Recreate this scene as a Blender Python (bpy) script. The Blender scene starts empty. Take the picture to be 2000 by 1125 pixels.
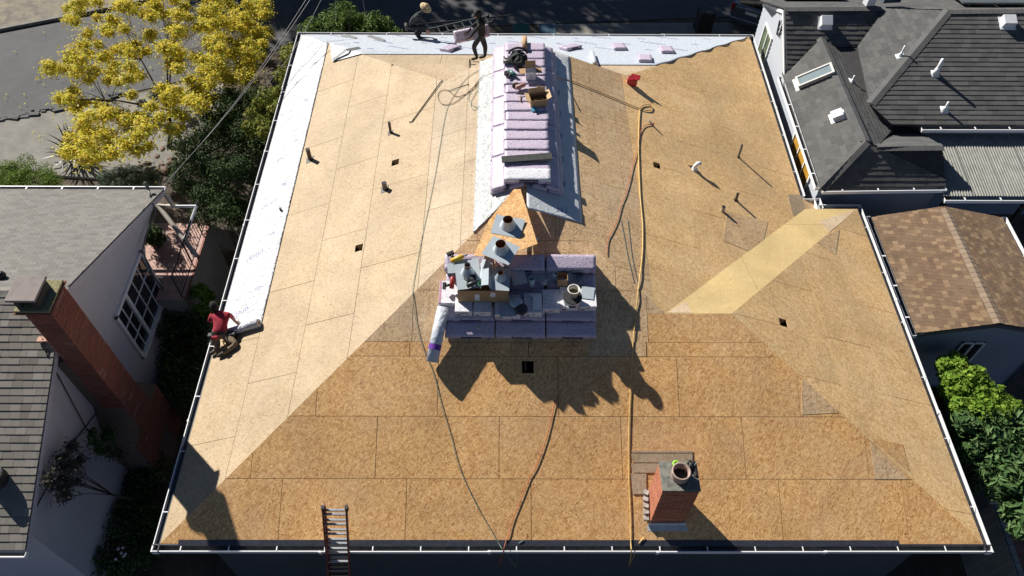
import bpy, math, random
import numpy as np
from mathutils import Vector, Matrix
random.seed(7); rng = np.random.default_rng(7)
C = bpy.context.scene.collection
sc = bpy.context.scene
rad = math.radians
# ------------------------------------------------------------------ camera, sun, sky
CAMP = (6.6475, -5.1802, 14.8105); PITCH, YAW, ROLL, FPX = 52.3867, .6559, -.6883, 1509.36
p_, y_, r_ = rad(PITCH), rad(YAW), rad(ROLL)
Fv = Vector((math.sin(y_)*math.cos(p_), math.cos(y_)*math.cos(p_), -math.sin(p_)))
R0 = Vector((math.cos(y_), -math.sin(y_), 0)); D0 = Fv.cross(R0)
Rv = R0*math.cos(r_) + D0*math.sin(r_); Dv = -R0*math.sin(r_) + D0*math.cos(r_)
CP = Vector(CAMP)
cam = bpy.data.cameras.new('camera'); co = bpy.data.objects.new('camera', cam); C.objects.link(co)
M3 = Matrix((Rv, -Dv, -Fv)).transposed()
co.matrix_world = Matrix.Translation(CP) @ M3.to_4x4()
cam.lens = FPX/2000*36; cam.sensor_width = 36; cam.clip_end = 500; cam.clip_start = .1
sc.camera = co
SAZ, SEL = -46, 33.5
sund = Vector((math.sin(rad(SAZ))*math.cos(rad(SEL)), math.cos(rad(SAZ))*math.cos(rad(SEL)), math.sin(rad(SEL))))
sl = bpy.data.lights.new('sun', 'SUN'); sl.energy = 5.0; sl.angle = rad(.53); sl.color = (1, .95, .87)
so = bpy.data.objects.new('sun', sl); C.objects.link(so); so.rotation_euler = sund.to_track_quat('Z', 'Y').to_euler()
so.location = sund*60
w = bpy.data.worlds.new('World'); sc.world = w; w.use_nodes = True
nt = w.node_tree; bg = nt.nodes['Background']; sky = nt.nodes.new('ShaderNodeTexSky')
sky.sky_type = 'NISHITA'; sky.sun_disc = False; sky.sun_elevation = rad(SEL); sky.sun_rotation = rad(SAZ)
sky.altitude = 1500; sky.air_density = .6; sky.dust_density = .3; nt.links.new(sky.outputs[0], bg.inputs[0]); bg.inputs[1].default_value = .05
vs = sc.view_settings; vs.view_transform = 'Standard'; vs.look = 'None'; vs.exposure = .68; vs.gamma = 1; vs.use_curve_mapping = False
sc.render.engine = 'CYCLES'; sc.render.resolution_x = 1024; sc.render.resolution_y = 576

# ------------------------------------------------------------------ roof planes of the main house
SF = .4134; YM = 6.929; ZM = SF*YM; XM = 7.0486; W = 14.4998; DD = 16.5282
SL = ZM/XM; SR = ZM/(W-XM); SB = .4052; XE = 15.8947; YE = 8.8976; HE = 1.7469; XER = 11.3544
SE = HE/(XE-XER); SS = HE/(YE-4.2257)
XL = 4.9953; YL = DD-SL*XL/SB; XR = W-4.6404; YG = YR = DD-SR*4.6404/SB
GZ = -3.8
PL = {'L': ((-SL, 0, 1), 0.), 'F': ((0, -SF, 1), 0.), 'R': ((SR, 0, 1), SR*W), 'B': ((0, SB, 1), SB*DD),
      'E': ((SE, 0, 1), SE*XE), 'S': ((0, SS, 1), SS*YE)}
def ray(u, v): return (Fv*FPX + Rv*(u-1000) + Dv*(v-562.5)).normalized()
def onp(u, v, n, k):
    n = Vector(n); d = ray(u, v); return CP + d*((k - n.dot(CP))/n.dot(d))
def on(u, v, pl, h=0.):
    n, k = PL[pl]; return onp(u, v, n, k+h)
def atz(u, v, z): return onp(u, v, (0, 0, 1), z)
def atx(u, v, x): return onp(u, v, (1, 0, 0), x)
def aty(u, v, y): return onp(u, v, (0, 1, 0), y)
def gable_y(x):
    if x < XM: t = (x-XL)/(XM-XL); return YL+(YG-YL)*max(0, min(1, t))
    t = (x-XM)/(XR-XM); return YG+(YR-YG)*max(0, min(1, t))
def roof_z(x, y):
    a = min(SL*x, SR*(W-x))
    b = SB*(DD-y)
    m = min(a, SF*y) if (XL < x < XR and y < gable_y(x)) else min(a, SF*y, b)
    e = min(SE*(XE-x), SF*y, SS*(YE-y))
    return max(m, e) if x > 9 else m
def hit(u, v, h=0.):
    d = ray(u, v); t = 8.
    while t < 40:
        P = CP + d*t
        if P.z < roof_z(P.x, P.y)+h: break
        t += .02
    a, b = t-.02, t
    for _ in range(12):
        m = (a+b)/2; P = CP+d*m
        if P.z < roof_z(P.x, P.y)+h: b = m
        else: a = m
    return CP + d*b

# ------------------------------------------------------------------ materials
def nodes(name):
    m = bpy.data.materials.new(name); m.use_nodes = True; t = m.node_tree
    return m, t, t.nodes['Principled BSDF']
def N(t, typ, **kw):
    n = t.nodes.new(typ)
    for k, v in kw.items():
        if k.startswith('i_'):
            n.inputs[k[2:]].default_value = v
        else: setattr(n, k, v)
    return n
def mixc(t, fac, a, b, blend='MIX'):
    n = t.nodes.new('ShaderNodeMix'); n.data_type = 'RGBA'; n.blend_type = blend
    for s, v in ((0, fac), (6, a), (7, b)):
        if hasattr(v, 'is_output') or isinstance(v, bpy.types.NodeSocket): t.links.new(v, n.inputs[s])
        else: n.inputs[s].default_value = (v if s == 0 else (*v, 1) if len(v) == 3 else v)
    return n.outputs[2]
def math_(t, op, a, b=None):
    n = t.nodes.new('ShaderNodeMath'); n.operation = op
    for i, v in enumerate((a, b)):
        if v is None: continue
        if isinstance(v, bpy.types.NodeSocket): t.links.new(v, n.inputs[i])
        else: n.inputs[i].default_value = v
    return n.outputs[0]
def ramp(t, fac, stops):
    n = t.nodes.new('ShaderNodeValToRGB'); t.links.new(fac, n.inputs[0]); e = n.color_ramp.elements
    while len(e) < len(stops): e.new(.5)
    for i, (p, c) in enumerate(stops): e[i].position = p; e[i].color = (*c, 1)
    return n.outputs[0]
def noise(t, scale, detail=3, rough=.55, vec=None, dist=0.):
    n = N(t, 'ShaderNodeTexNoise'); n.inputs['Scale'].default_value = scale; n.inputs['Detail'].default_value = detail
    n.inputs['Roughness'].default_value = rough; n.inputs['Distortion'].default_value = dist
    if vec is None:
        tc = t.nodes.new('ShaderNodeTexCoord'); vec = tc.outputs['Object']
    t.links.new(vec, n.inputs['Vector']); return n.outputs['Fac']
def bump(t, b, h, strength=.3, dist=.01):
    n = N(t, 'ShaderNodeBump'); n.inputs['Strength'].default_value = strength; n.inputs['Distance'].default_value = dist
    t.links.new(h, n.inputs['Height']); t.links.new(n.outputs[0], b.inputs['Normal'])
MC = {}
def mat(name, col, rough=.7, var=.15, scale=6., metal=0., bmp=0., col2=None, bscale=None):
    if name in MC: return MC[name]
    m, t, b = nodes(name); MC[name] = m
    f = noise(t, scale, 5, .6)
    c2 = col2 if col2 else tuple(x*(1-var*2) for x in col)
    c = ramp(t, f, ((.3, c2), (.7, col)))
    t.links.new(c, b.inputs['Base Color']); b.inputs['Roughness'].default_value = rough; b.inputs['Metallic'].default_value = metal
    if bmp: bump(t, b, noise(t, bscale or scale*6, 4), bmp, .01)
    return m
def piece_random(t):
    oi = t.nodes.new('ShaderNodeObjectInfo'); g = t.nodes.new('ShaderNodeNewGeometry')
    return math_(t, 'FRACT', math_(t, 'ADD', oi.outputs['Random'], g.outputs['Random Per Island']))
def mat_pieces(name, stops, rough=.85, spec=.35, bmp=.4, gscale=120, patch=.5, patch_amt=.12):
    m, t, b = nodes(name); MC[name] = m
    c = ramp(t, piece_random(t), stops)
    g = noise(t, gscale, 2)
    c = mixc(t, math_(t, 'MULTIPLY', g, spec), c, (0, 0, 0))
    f = noise(t, patch, 4)
    c = mixc(t, math_(t, 'MULTIPLY', f, patch_amt), c, (.55, .52, .45))
    t.links.new(c, b.inputs['Base Color']); b.inputs['Roughness'].default_value = rough
    bump(t, b, g, bmp, .004); return m
def mat_osb(name, pale, mid, dark, lined=0., contrast=1., weather=(.35, .3, .22), wamt=.2, pvar=.14):
    m, t, b = nodes(name); MC[name] = m
    uv = t.nodes.new('ShaderNodeUVMap'); uv.uv_map = 'uv'
    oi = t.nodes.new('ShaderNodeObjectInfo')
    off = math_(t, 'MULTIPLY', oi.outputs['Random'], 37.)
    add = N(t, 'ShaderNodeVectorMath', operation='ADD'); t.links.new(uv.outputs[0], add.inputs[0])
    cmb = t.nodes.new('ShaderNodeCombineXYZ'); t.links.new(off, cmb.inputs[0]); t.links.new(off, cmb.inputs[1]); t.links.new(cmb.outputs[0], add.inputs[1])
    # slight warp so flakes are not aligned to a grid
    nz = N(t, 'ShaderNodeTexNoise'); nz.inputs['Scale'].default_value = 4; t.links.new(add.outputs[0], nz.inputs['Vector'])
    wv = N(t, 'ShaderNodeVectorMath', operation='SCALE'); wv.inputs['Scale'].default_value = .12; t.links.new(nz.outputs['Color'], wv.inputs[0])
    a2 = N(t, 'ShaderNodeVectorMath', operation='ADD'); t.links.new(add.outputs[0], a2.inputs[0]); t.links.new(wv.outputs[0], a2.inputs[1])
    outs = []
    for k, (ang, sx, sy) in enumerate(((-24, 15, 70), (8, 13, 66), (41, 16, 70), (-61, 16, 72))):
        mp = N(t, 'ShaderNodeMapping'); mp.inputs['Rotation'].default_value = (0, 0, rad(ang)); mp.inputs['Scale'].default_value = (sx, sy, 1); mp.inputs['Location'].default_value = (k*3.3, k*7.1, 0)
        # mapping (point) scales first then rotates; rotate the input instead
        rt = N(t, 'ShaderNodeVectorRotate', rotation_type='Z_AXIS'); rt.inputs['Angle'].default_value = rad(ang)
        t.links.new(a2.outputs[0], rt.inputs['Vector']); mp.inputs['Rotation'].default_value = (0, 0, 0); t.links.new(rt.outputs[0], mp.inputs['Vector'])
        vo = N(t, 'ShaderNodeTexVoronoi'); vo.inputs['Scale'].default_value = 1; vo.inputs['Randomness'].default_value = 1; t.links.new(mp.outputs[0], vo.inputs['Vector'])
        sp = t.nodes.new('ShaderNodeSeparateColor'); t.links.new(vo.outputs['Color'], sp.inputs[0]); outs.append((sp.outputs[0], sp.outputs[1]))
    v = outs[0][0]
    for o in outs[1:]:
        sel = math_(t, 'GREATER_THAN', o[1], .58)
        n = t.nodes.new('ShaderNodeMix'); t.links.new(sel, n.inputs[0]); t.links.new(v, n.inputs[2]); t.links.new(o[0], n.inputs[3]); v = n.outputs[0]
    v = math_(t, 'ADD', math_(t, 'MULTIPLY', math_(t, 'SUBTRACT', v, .5), contrast), .5)
    c = ramp(t, v, ((.0, dark), (.05, tuple(.45*a+.55*b_ for a, b_ in zip(dark, mid))), (.28, mid), (.62, tuple((a+b_)/2 for a, b_ in zip(mid, pale))), (.97, pale)))
    big = noise(t, .9, 5, .6)
    c = mixc(t, math_(t, 'MULTIPLY', ramp_f(t, big, .45, .75), wamt), c, weather)
    pr = math_(t, 'ADD', math_(t, 'MULTIPLY', oi.outputs['Random'], pvar), 1-pvar/2)
    pr = math_(t, 'MULTIPLY', pr, math_(t, 'ADD', math_(t, 'MULTIPLY', ramp_f(t, noise(t, .55, 6, .65, dist=.6), .35, .68), .27), .82))
    hs = t.nodes.new('ShaderNodeHueSaturation'); t.links.new(pr, hs.inputs['Value']); t.links.new(c, hs.inputs['Color']); c = hs.outputs[0]
    if lined:
        se = t.nodes.new('ShaderNodeSeparateXYZ'); t.links.new(uv.outputs[0], se.inputs[0])
        l1 = math_(t, 'LESS_THAN', math_(t, 'ABSOLUTE', math_(t, 'SUBTRACT', math_(t, 'FRACT', math_(t, 'DIVIDE', se.outputs[0], .305)), .5)), .022)
        l2 = math_(t, 'LESS_THAN', math_(t, 'ABSOLUTE', math_(t, 'SUBTRACT', math_(t, 'FRACT', math_(t, 'DIVIDE', se.outputs[1], .407)), .5)), .014)
        brk = math_(t, 'GREATER_THAN', noise(t, 2.3, 2), .46)
        l = math_(t, 'MULTIPLY', math_(t, 'MAXIMUM', l1, l2), brk)
        c = mixc(t, math_(t, 'MULTIPLY', l, lined), c, (.09, .075, .06))
    t.links.new(c, b.inputs['Base Color']); b.inputs['Roughness'].default_value = .72
    bump(t, b, v, .2, .002); return m
def ramp_f(t, f, a, b):
    n = t.nodes.new('ShaderNodeMapRange'); n.inputs[1].default_value = a; n.inputs[2].default_value = b; t.links.new(f, n.inputs[0]); return n.outputs[0]
def mat_print(name, base, ink, amt=.8, rough=.35, sc_=(26, 60), thr=.83, crease=.25, scuff=.1):
    """wrapped goods: plastic or paper with small illegible print"""
    m, t, b = nodes(name); MC[name] = m
    tc = t.nodes.new('ShaderNodeTexCoord'); mp = N(t, 'ShaderNodeMapping'); mp.inputs['Scale'].default_value = (sc_[0], sc_[1], 40)
    t.links.new(tc.outputs['Object'], mp.inputs['Vector'])
    vo = N(t, 'ShaderNodeTexVoronoi'); vo.inputs['Scale'].default_value = 1; t.links.new(mp.outputs[0], vo.inputs['Vector'])
    sp = t.nodes.new('ShaderNodeSeparateColor'); t.links.new(vo.outputs['Color'], sp.inputs[0])
    k = math_(t, 'GREATER_THAN', sp.outputs[0], thr)
    area = math_(t, 'GREATER_THAN', noise(t, 5, 1), .45)
    k = math_(t, 'MULTIPLY', math_(t, 'MULTIPLY', k, area), amt)
    f = noise(t, 7, 4)
    c = mixc(t, math_(t, 'MULTIPLY', f, scuff), base, (.35, .33, .4))
    c = mixc(t, k, c, ink)
    t.links.new(c, b.inputs['Base Color']); b.inputs['Roughness'].default_value = rough
    bump(t, b, noise(t, 16, 3, .5, dist=1.5), crease, .02); return m
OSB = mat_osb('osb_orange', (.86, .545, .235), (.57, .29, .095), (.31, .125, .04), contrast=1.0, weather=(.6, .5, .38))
OSBL = mat_osb('osb_pale_sun_dimmed', (.48, .365, .225), (.385, .28, .155), (.26, .155, .07), contrast=1.0, weather=(.55, .45, .32), wamt=.3, pvar=.06)  # left slope's greyer tone, with albedo lowered to offset the direct sun
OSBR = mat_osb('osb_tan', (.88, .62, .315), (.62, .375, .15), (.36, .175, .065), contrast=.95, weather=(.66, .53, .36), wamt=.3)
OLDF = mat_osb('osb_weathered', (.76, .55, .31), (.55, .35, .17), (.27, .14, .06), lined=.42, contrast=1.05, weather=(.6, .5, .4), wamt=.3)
OLDL = mat_osb('osb_weathered_sun_dimmed', (.47, .37, .25), (.38, .28, .17), (.25, .16, .085), lined=.35, contrast=1., weather=(.5, .42, .32), wamt=.4)  # darker twin of osb_weathered, albedo lowered for the sunlit left and back slopes
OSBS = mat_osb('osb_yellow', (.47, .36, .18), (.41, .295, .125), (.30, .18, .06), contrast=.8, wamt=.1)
LAV = mat_print('lavender_wrap', (.50, .43, .52), (.16, .11, .28), .75, thr=.86, sc_=(30, 95), crease=.5)
WHT = mat_print('white_carton', (.66, .66, .69), (.18, .15, .3), .6, .5, (36, 100), .82, .1)
PAPER = mat('paper', (.78, .78, .76), .6, .05, 20)
CARD = mat('cardboard', (.42, .26, .13), .8, .1, 9); CARD2 = mat('cardboard_inside', (.55, .38, .20), .8, .08, 9)
GALV = mat('galvanised_sheet', (.42, .48, .52), .36, .06, 3, metal=.2, bmp=.05)
RUST = mat('rusty_inside', (.22, .10, .05), .8, .2, 15)
WHITE = mat('white_paint', (.78, .79, .80), .45, .04, 8)
GUT = mat('gutter_inside', (.10, .11, .12), .6, .3, 12); DRIP = mat('drip_edge', (.05, .055, .075), .45, .2, 10)
BLACK = mat('black_rubber', (.018, .018, .02), .6, .2, 20); DARK = mat('dark_metal', (.06, .06, .065), .45, .2, 12, metal=.4)
BROWNP = mat('rusted_pipe', (.13, .09, .06), .7, .3, 30); STEEL = mat('steel', (.45, .46, .47), .3, .1, 20, metal=.9)
def mat_wall(name, col, streak, bs, amt=.35):
    m, t, b = nodes(name); tc = t.nodes.new('ShaderNodeTexCoord'); mp = N(t, 'ShaderNodeMapping'); mp.inputs['Scale'].default_value = (5, 5, .45); t.links.new(tc.outputs['Object'], mp.inputs['Vector'])
    f = ramp_f(t, noise(t, 1, 6, .6, vec=mp.outputs[0]), .5, .8); g2 = ramp_f(t, noise(t, 1.1, 6, .65), .4, .75)
    c = mixc(t, math_(t, 'MULTIPLY', f, amt), col, streak); c = mixc(t, math_(t, 'MULTIPLY', g2, amt*.6), c, tuple(x*.7 for x in col))
    t.links.new(c, b.inputs['Base Color']); b.inputs['Roughness'].default_value = .9; bump(t, b, noise(t, bs, 4), .3, .01); return m
STUC = mat_wall('stucco_lilac_grey', (.50, .48, .53), (.33, .32, .33), 90); PORCHW = mat('stucco_porch', (.36, .34, .32), .9, .12, 3, bmp=.3, bscale=60)
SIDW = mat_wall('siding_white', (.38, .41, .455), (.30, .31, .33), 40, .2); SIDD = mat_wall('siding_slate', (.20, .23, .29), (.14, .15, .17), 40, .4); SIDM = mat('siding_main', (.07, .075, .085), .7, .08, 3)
MEM = None
# ------------------------------------------------------------------ mesh builder
class MB:
    def __init__(s): s.v = []; s.f = []; s.m = []; s.uv = {}
    def face(s, pts, mi=0, uv=None):
        n = len(s.v); s.v += [tuple(p) for p in pts]; s.f.append(tuple(range(n, n+len(pts)))); s.m.append(mi)
        if uv: s.uv[len(s.f)-1] = uv
    def poly(s, vs_, fs, mi=0):
        n = len(s.v); s.v += [tuple(p) for p in vs_]
        for f in fs: s.f.append(tuple(n+i for i in f)); s.m.append(mi)
    def frame_box(s, O, U, V, Nn, mi=0):
        """box from corner O along the three full edge vectors"""
        O = Vector(O); U = Vector(U); V = Vector(V); Nn = Vector(Nn)
        p = [O, O+U, O+U+V, O+V]; q = [a+Nn for a in p]
        s.poly(p+q, [(3, 2, 1, 0), (4, 5, 6, 7), (0, 1, 5, 4), (1, 2, 6, 5), (2, 3, 7, 6), (3, 0, 4, 7)], mi)
    def box(s, c, size, rz=0, mi=0, ax=None):
        c = Vector(c); R = Matrix.Rotation(rz, 3, 'Z') if ax is None else ax
        U, V, Wd = R @ Vector((size[0], 0, 0)), R @ Vector((0, size[1], 0)), R @ Vector((0, 0, size[2]))
        s.frame_box(c-U/2-V/2-Wd/2, U, V, Wd, mi)
    def prism(s, poly, d, mi=0, uv=None, side=None):
        """poly: top polygon ccw seen from the outside, d: vector from top to bottom"""
        d = Vector(d); P = [Vector(p) for p in poly]; n = len(P); b = len(s.v)
        s.v += [tuple(p) for p in P]+[tuple(p+d) for p in P]
        s.f.append(tuple(range(b, b+n))); s.m.append(mi)
        if uv: s.uv[len(s.f)-1] = uv
        s.f.append(tuple(range(b+2*n-1, b+n-1, -1))); s.m.append(mi)
        for i in range(n):
            j = (i+1) % n; s.f.append((b+i, b+n+i, b+n+j, b+j)); s.m.append(mi if side is None else side)
    def tube(s, path, r, n=8, mi=0, cap=True):
        P = [Vector(p) for p in path]; rs = r if hasattr(r, '__len__') else [r]*len(P); b = len(s.v)
        prev = None
        for i, p in enumerate(P):
            d = (P[min(i+1, len(P)-1)]-P[max(i-1, 0)])
            if d.length < 1e-9: d = Vector((0, 0, 1))
            d.normalize()
            if prev is None: a = d.orthogonal().normalized()
            else:
                a = prev - d*prev.dot(d); a = a.normalized() if a.length > 1e-6 else d.orthogonal().normalized()
            prev = a; c = d.cross(a)
            for k in range(n):
                t = 2*math.pi*k/n; s.v.append(tuple(p+(a*math.cos(t)+c*math.sin(t))*rs[i]))
        for i in range(len(P)-1):
            for k in range(n):
                j = (k+1) % n; s.f.append((b+i*n+k, b+i*n+j, b+(i+1)*n+j, b+(i+1)*n+k)); s.m.append(mi)
        if cap:
            s.f.append(tuple(b+k for k in reversed(range(n)))); s.m.append(mi)
            s.f.append(tuple(b+(len(P)-1)*n+k for k in range(n))); s.m.append(mi)
    def lathe(s, c, prof, n=20, mi=0, ax=None, sx=1., sy=1.):
        c = Vector(c); A = ax if ax is not None else Matrix.Identity(3); b = len(s.v)
        for (r, z) in prof:
            for k in range(n):
                t = 2*math.pi*k/n; s.v.append(tuple(c + A @ Vector((r*math.cos(t)*sx, r*math.sin(t)*sy, z))))
        for i in range(len(prof)-1):
            for k in range(n):
                j = (k+1) % n; s.f.append((b+i*n+k, b+i*n+j, b+(i+1)*n+j, b+(i+1)*n+k)); s.m.append(mi)
    def disc(s, c, r, n=20, mi=0, ax=None):
        A = ax if ax is not None else Matrix.Identity(3); s.face([Vector(c)+A @ Vector((r*math.cos(2*math.pi*k/n), r*math.sin(2*math.pi*k/n), 0)) for k in range(n)], mi)
    def ell(s, c, r, n=12, mi=0, ax=None):
        pr = [(math.sin(math.pi*i/n)*1., -math.cos(math.pi*i/n)) for i in range(n+1)]
        A = ax if ax is not None else Matrix.Identity(3)
        S = A @ Matrix.Diagonal((r[0], r[1], r[2])); s.lathe(c, [(max(a, 1e-4), z) for a, z in pr], n*2, mi, S)
    def build(s, name, m, parent=None, smooth=False, bevel=0.):
        me = bpy.data.meshes.new(name); me.from_pydata(s.v, [], s.f)
        ms = m if isinstance(m, (list, tuple)) else [m]
        for x in ms: me.materials.append(x)
        me.polygons.foreach_set('material_index', s.m)
        if s.uv:
            l = me.uv_layers.new(name='uv')
            for fi, uvs in s.uv.items():
                ls = me.polygons[fi].loop_start
                for k, q in enumerate(uvs): l.data[ls+k].uv = q
        if smooth: me.polygons.foreach_set('use_smooth', [True]*len(me.polygons))
        me.update()
        o = bpy.data.objects.new(name, me); C.objects.link(o)
        if parent is not None: attach(o, parent)
        if bevel:
            b = o.modifiers.new('bevel', 'BEVEL'); b.width = bevel; b.segments = 2; b.limit_method = 'ANGLE'
        return o
def wm(o):
    m = o.matrix_basis.copy()
    if o.parent is not None: m = wm(o.parent) @ o.matrix_parent_inverse @ m
    return m
def attach(o, parent):
    o.parent = parent; o.matrix_parent_inverse = wm(parent).inverted()
def tag(o, label, cat, group=None, kind=None):
    o['label'] = label; o['category'] = cat
    if group: o['group'] = group
    if kind: o['kind'] = kind
    return o
def thing(name, label, cat, loc=(0, 0, 0), group=None):
    o = bpy.data.objects.new(name, None); o.location = loc; o.empty_display_size = .2; C.objects.link(o)
    return tag(o, label, cat, group)
def struct(o): o['kind'] = 'structure'; return o
def kids(o): return [c for c in bpy.data.objects if c.parent == o]
def dup(root, M, label, children=None):
    """copy a thing with its parts; M moves the whole of it (world matrix product)"""
    r = root.copy(); C.objects.link(r); r.matrix_basis = M @ root.matrix_basis; r['label'] = label
    for c in (children if children is not None else list(root.children)):
        d = c.copy(); C.objects.link(d); d.parent = r
        for g in list(c.children): e = g.copy(); C.objects.link(e); e.parent = d
    return r
# polygon clipping -------------------------------------------------
def clip(poly, a, b, c):
    """keep a*x+b*y<=c"""
    out = []
    for i in range(len(poly)):
        p, q = poly[i], poly[(i+1) % len(poly)]; dp, dq = a*p[0]+b*p[1]-c, a*q[0]+b*q[1]-c
        if dp <= 0: out.append(p)
        if (dp < 0 < dq) or (dq < 0 < dp):
            t = dp/(dp-dq); out.append((p[0]+(q[0]-p[0])*t, p[1]+(q[1]-p[1])*t))
    return out
def area(p): return .5*sum(p[i][0]*p[(i+1) % len(p)][1]-p[(i+1) % len(p)][0]*p[i][1] for i in range(len(p)))
def inter(poly, conv):
    if area(conv) < 0: conv = conv[::-1]
    for i in range(len(conv)):
        p, q = conv[i], conv[(i+1) % len(conv)]; a, b = q[1]-p[1], -(q[0]-p[0])
        poly = clip(poly, a, b, a*p[0]+b*p[1])
        if len(poly) < 3: return []
    return poly
def minus_rect(poly, r):
    x0, x1, y0, y1 = r; out = []
    a = clip(poly, 1, 0, x0); out.append(a)
    rest = clip(poly, -1, 0, -x0)
    if len(rest) > 2: out.append(clip(rest, -1, 0, -x1)); rest = clip(rest, 1, 0, x1)
    if len(rest) > 2: out.append(clip(rest, 0, 1, y0)); out.append(clip(rest, 0, -1, -y1))
    return [o for o in out if len(o) > 2 and abs(area(o)) > 1e-4]
class Face:
    def __init__(s, O, up, slope):
        s.O = Vector(O); u = Vector((up[0], up[1], 0)).normalized(); k = math.sqrt(1+slope*slope)
        s.V = Vector((u.x, u.y, slope))/k; s.U = Vector((u.y, -u.x, 0)); s.N = s.U.cross(s.V)
    def uv(s, P): d = Vector(P)-s.O; return (d.dot(s.U), d.dot(s.V))
    def p(s, u, v, h=0.): return s.O+s.U*u+s.V*v+s.N*h
    def mat(s): return Matrix((s.U, s.V, s.N)).transposed()
FF = Face((0, 0, 0), (0, 1), SF); FL = Face((0, 0, 0), (1, 0), SL); FR = Face((W, 0, 0), (-1, 0), SR)
FB = Face((W, DD, 0), (0, -1), SB); FE = Face((XE, 0, 0), (-1, 0), SE); FS = Face((XE, YE, 0), (0, -1), SS)

# ------------------------------------------------------------------ ground and streets
def sheet(name, pts, z, m, kind='structure', t=.0, parent=None):
    b = MB(); b.face([(x, y, z) for x, y in pts]); o = b.build(name, m, parent); o['kind'] = kind; return o
m_, t_, b_ = nodes('soil'); SOIL = m_
c_ = ramp(t_, noise(t_, 1.3, 8, .65), ((.3, (.035, .028, .02)), (.55, (.09, .07, .05)), (.75, (.16, .13, .09))))
t_.links.new(c_, b_.inputs['Base Color']); b_.inputs['Roughness'].default_value = .95; bump(t_, b_, noise(t_, 25, 5), .6, .05)
m_, t_, b_ = nodes('asphalt_worn'); ASPH = m_
c_ = ramp(t_, noise(t_, 130, 2), ((.3, (.06, .061, .065)), (.75, (.115, .115, .118))))
c_ = mixc(t_, math_(t_, 'MULTIPLY', ramp_f(t_, noise(t_, .45, 7, .7), .42, .6), .55), c_, (.045, .046, .05)); c_ = mixc(t_, math_(t_, 'MULTIPLY', ramp_f(t_, noise(t_, 14, 3), .68, .72), .5), c_, (.2, .18, .14))
t_.links.new(c_, b_.inputs['Base Color']); b_.inputs['Roughness'].default_value = .85; bump(t_, b_, noise(t_, 150, 2), .4, .01)
m_, t_, b_ = nodes('verge_dirt'); VERGE = m_
c_ = ramp(t_, noise(t_, 2.2, 8, .7), ((.3, (.12, .10, .075)), (.5, (.20, .18, .145)), (.7, (.32, .27, .17))))
t_.links.new(c_, b_.inputs['Base Color']); b_.inputs['Roughness'].default_value = .95; bump(t_, b_, noise(t_, 30, 5), .5, .03)
m_, t_, b_ = nodes('footpath_concrete'); CONC = m_
c_ = ramp(t_, noise(t_, 1.6, 8, .65), ((.3, (.15, .145, .13)), (.7, (.25, .24, .21))))
vo_ = N(t_, 'ShaderNodeTexVoronoi', feature='DISTANCE_TO_EDGE'); vo_.inputs['Scale'].default_value = .9
c_ = mixc(t_, math_(t_, 'MULTIPLY', math_(t_, 'LESS_THAN', vo_.outputs['Distance'], .008), .5), c_, (.06, .055, .05))
t_.links.new(c_, b_.inputs['Base Color']); b_.inputs['Roughness'].default_value = .9; bump(t_, b_, noise(t_, 60, 4), .3, .01)
g = sheet('ground', [(-150, -150), (150, -150), (150, 150), (-150, 150)], GZ-.02, SOIL)
zr = GZ+.004
def gpx(lst, z=GZ): return [tuple(atz(u, v, z))[:2] for u, v in lst]
road = gpx([(-700, 395), (0, 228), (150, 205), (430, 140), (560, 90), (700, 60), (1500, 30), (2300, 20), (2300, -120), (1400, -90), (600, -60), (160, 33), (0, 64), (-700, 200)])
sheet('street', road, zr, ASPH)
b = MB()                                                               # far kerb with a real step, then verge beyond
kp = gpx([(-700, 195), (0, 62), (160, 31), (600, -62)])
for i in range(3):
    A = Vector((*kp[i], GZ)); B = Vector((*kp[i+1], GZ)); d = (B-A).normalized(); n = Vector((-d.y, d.x, 0))
    L = (B-A).length; k = max(1, int(L/2.0))
    for j in range(k): b.frame_box(A+d*(L*j/k+.01), d*(L/k-.02), n*.16, Vector((0, 0, .13+random.uniform(-.01, .01))))
struct(b.build('kerb', CONC))
vp = gpx([(-700, 190), (0, 58), (160, 27), (600, -66)]); sheet('verge', vp+[(-5, 60), (-60, 60)], GZ+.1, VERGE)
b = MB(); pts = gpx([(-300, 330), (0, 238), (80, 222), (150, 212), (260, 188), (430, 150)]); pts2 = gpx([(-300, 520), (0, 325), (110, 345), (190, 350), (330, 330), (480, 260)])
for i in range(5):
    A, B, D2, C2 = pts[i], pts[i+1], pts2[i+1], pts2[i]
    b.prism([(*C2, GZ+.07), (*D2, GZ+.07), (*B, GZ+.07), (*A, GZ+.07)], (0, 0, -.1))
struct(b.build('pavement', CONC))
# broken kerb edge: lumps of cracked asphalt
b = MB()
for k in range(60):
    u = -20+k*4.2; v = 238-k*.85+random.uniform(-5, 5); P = atz(u, v, GZ+.07)
    b.box(P, (random.uniform(.12, .4), random.uniform(.06, .16), random.uniform(.05, .14)), random.uniform(-.2, .6))
o = b.build('broken_kerb_rubble', ASPH); o['kind'] = 'stuff'; tag(o, 'broken dark asphalt lumps along the street edge beside the pavement', 'rubble'); o['kind'] = 'stuff'
# driveway right of the main house, patio in front
b = MB(); dv = gpx([(1060, 48), (1240, 45), (1440, 45), (1500, 62), (1470, 92), (1060, 92)]); sheet('driveway', dv, GZ+.012, CONC)
pm = mat('patio_slab', (.055, .055, .06), .9, .2, 3)
b = MB()
pt = thing('patio', 'dark paved patio of square slabs below the near gutter', 'patio', (6, -1, GZ)); pt['kind'] = 'structure'
for i in range(14):
    for j in range(3):
        q = MB(); q.frame_box((3.1+i*.92, -.3+j*.92, GZ), (.9, 0, 0), (0, .9, 0), (0, 0, .03)); q.build('slab', pm, pt)

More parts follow.
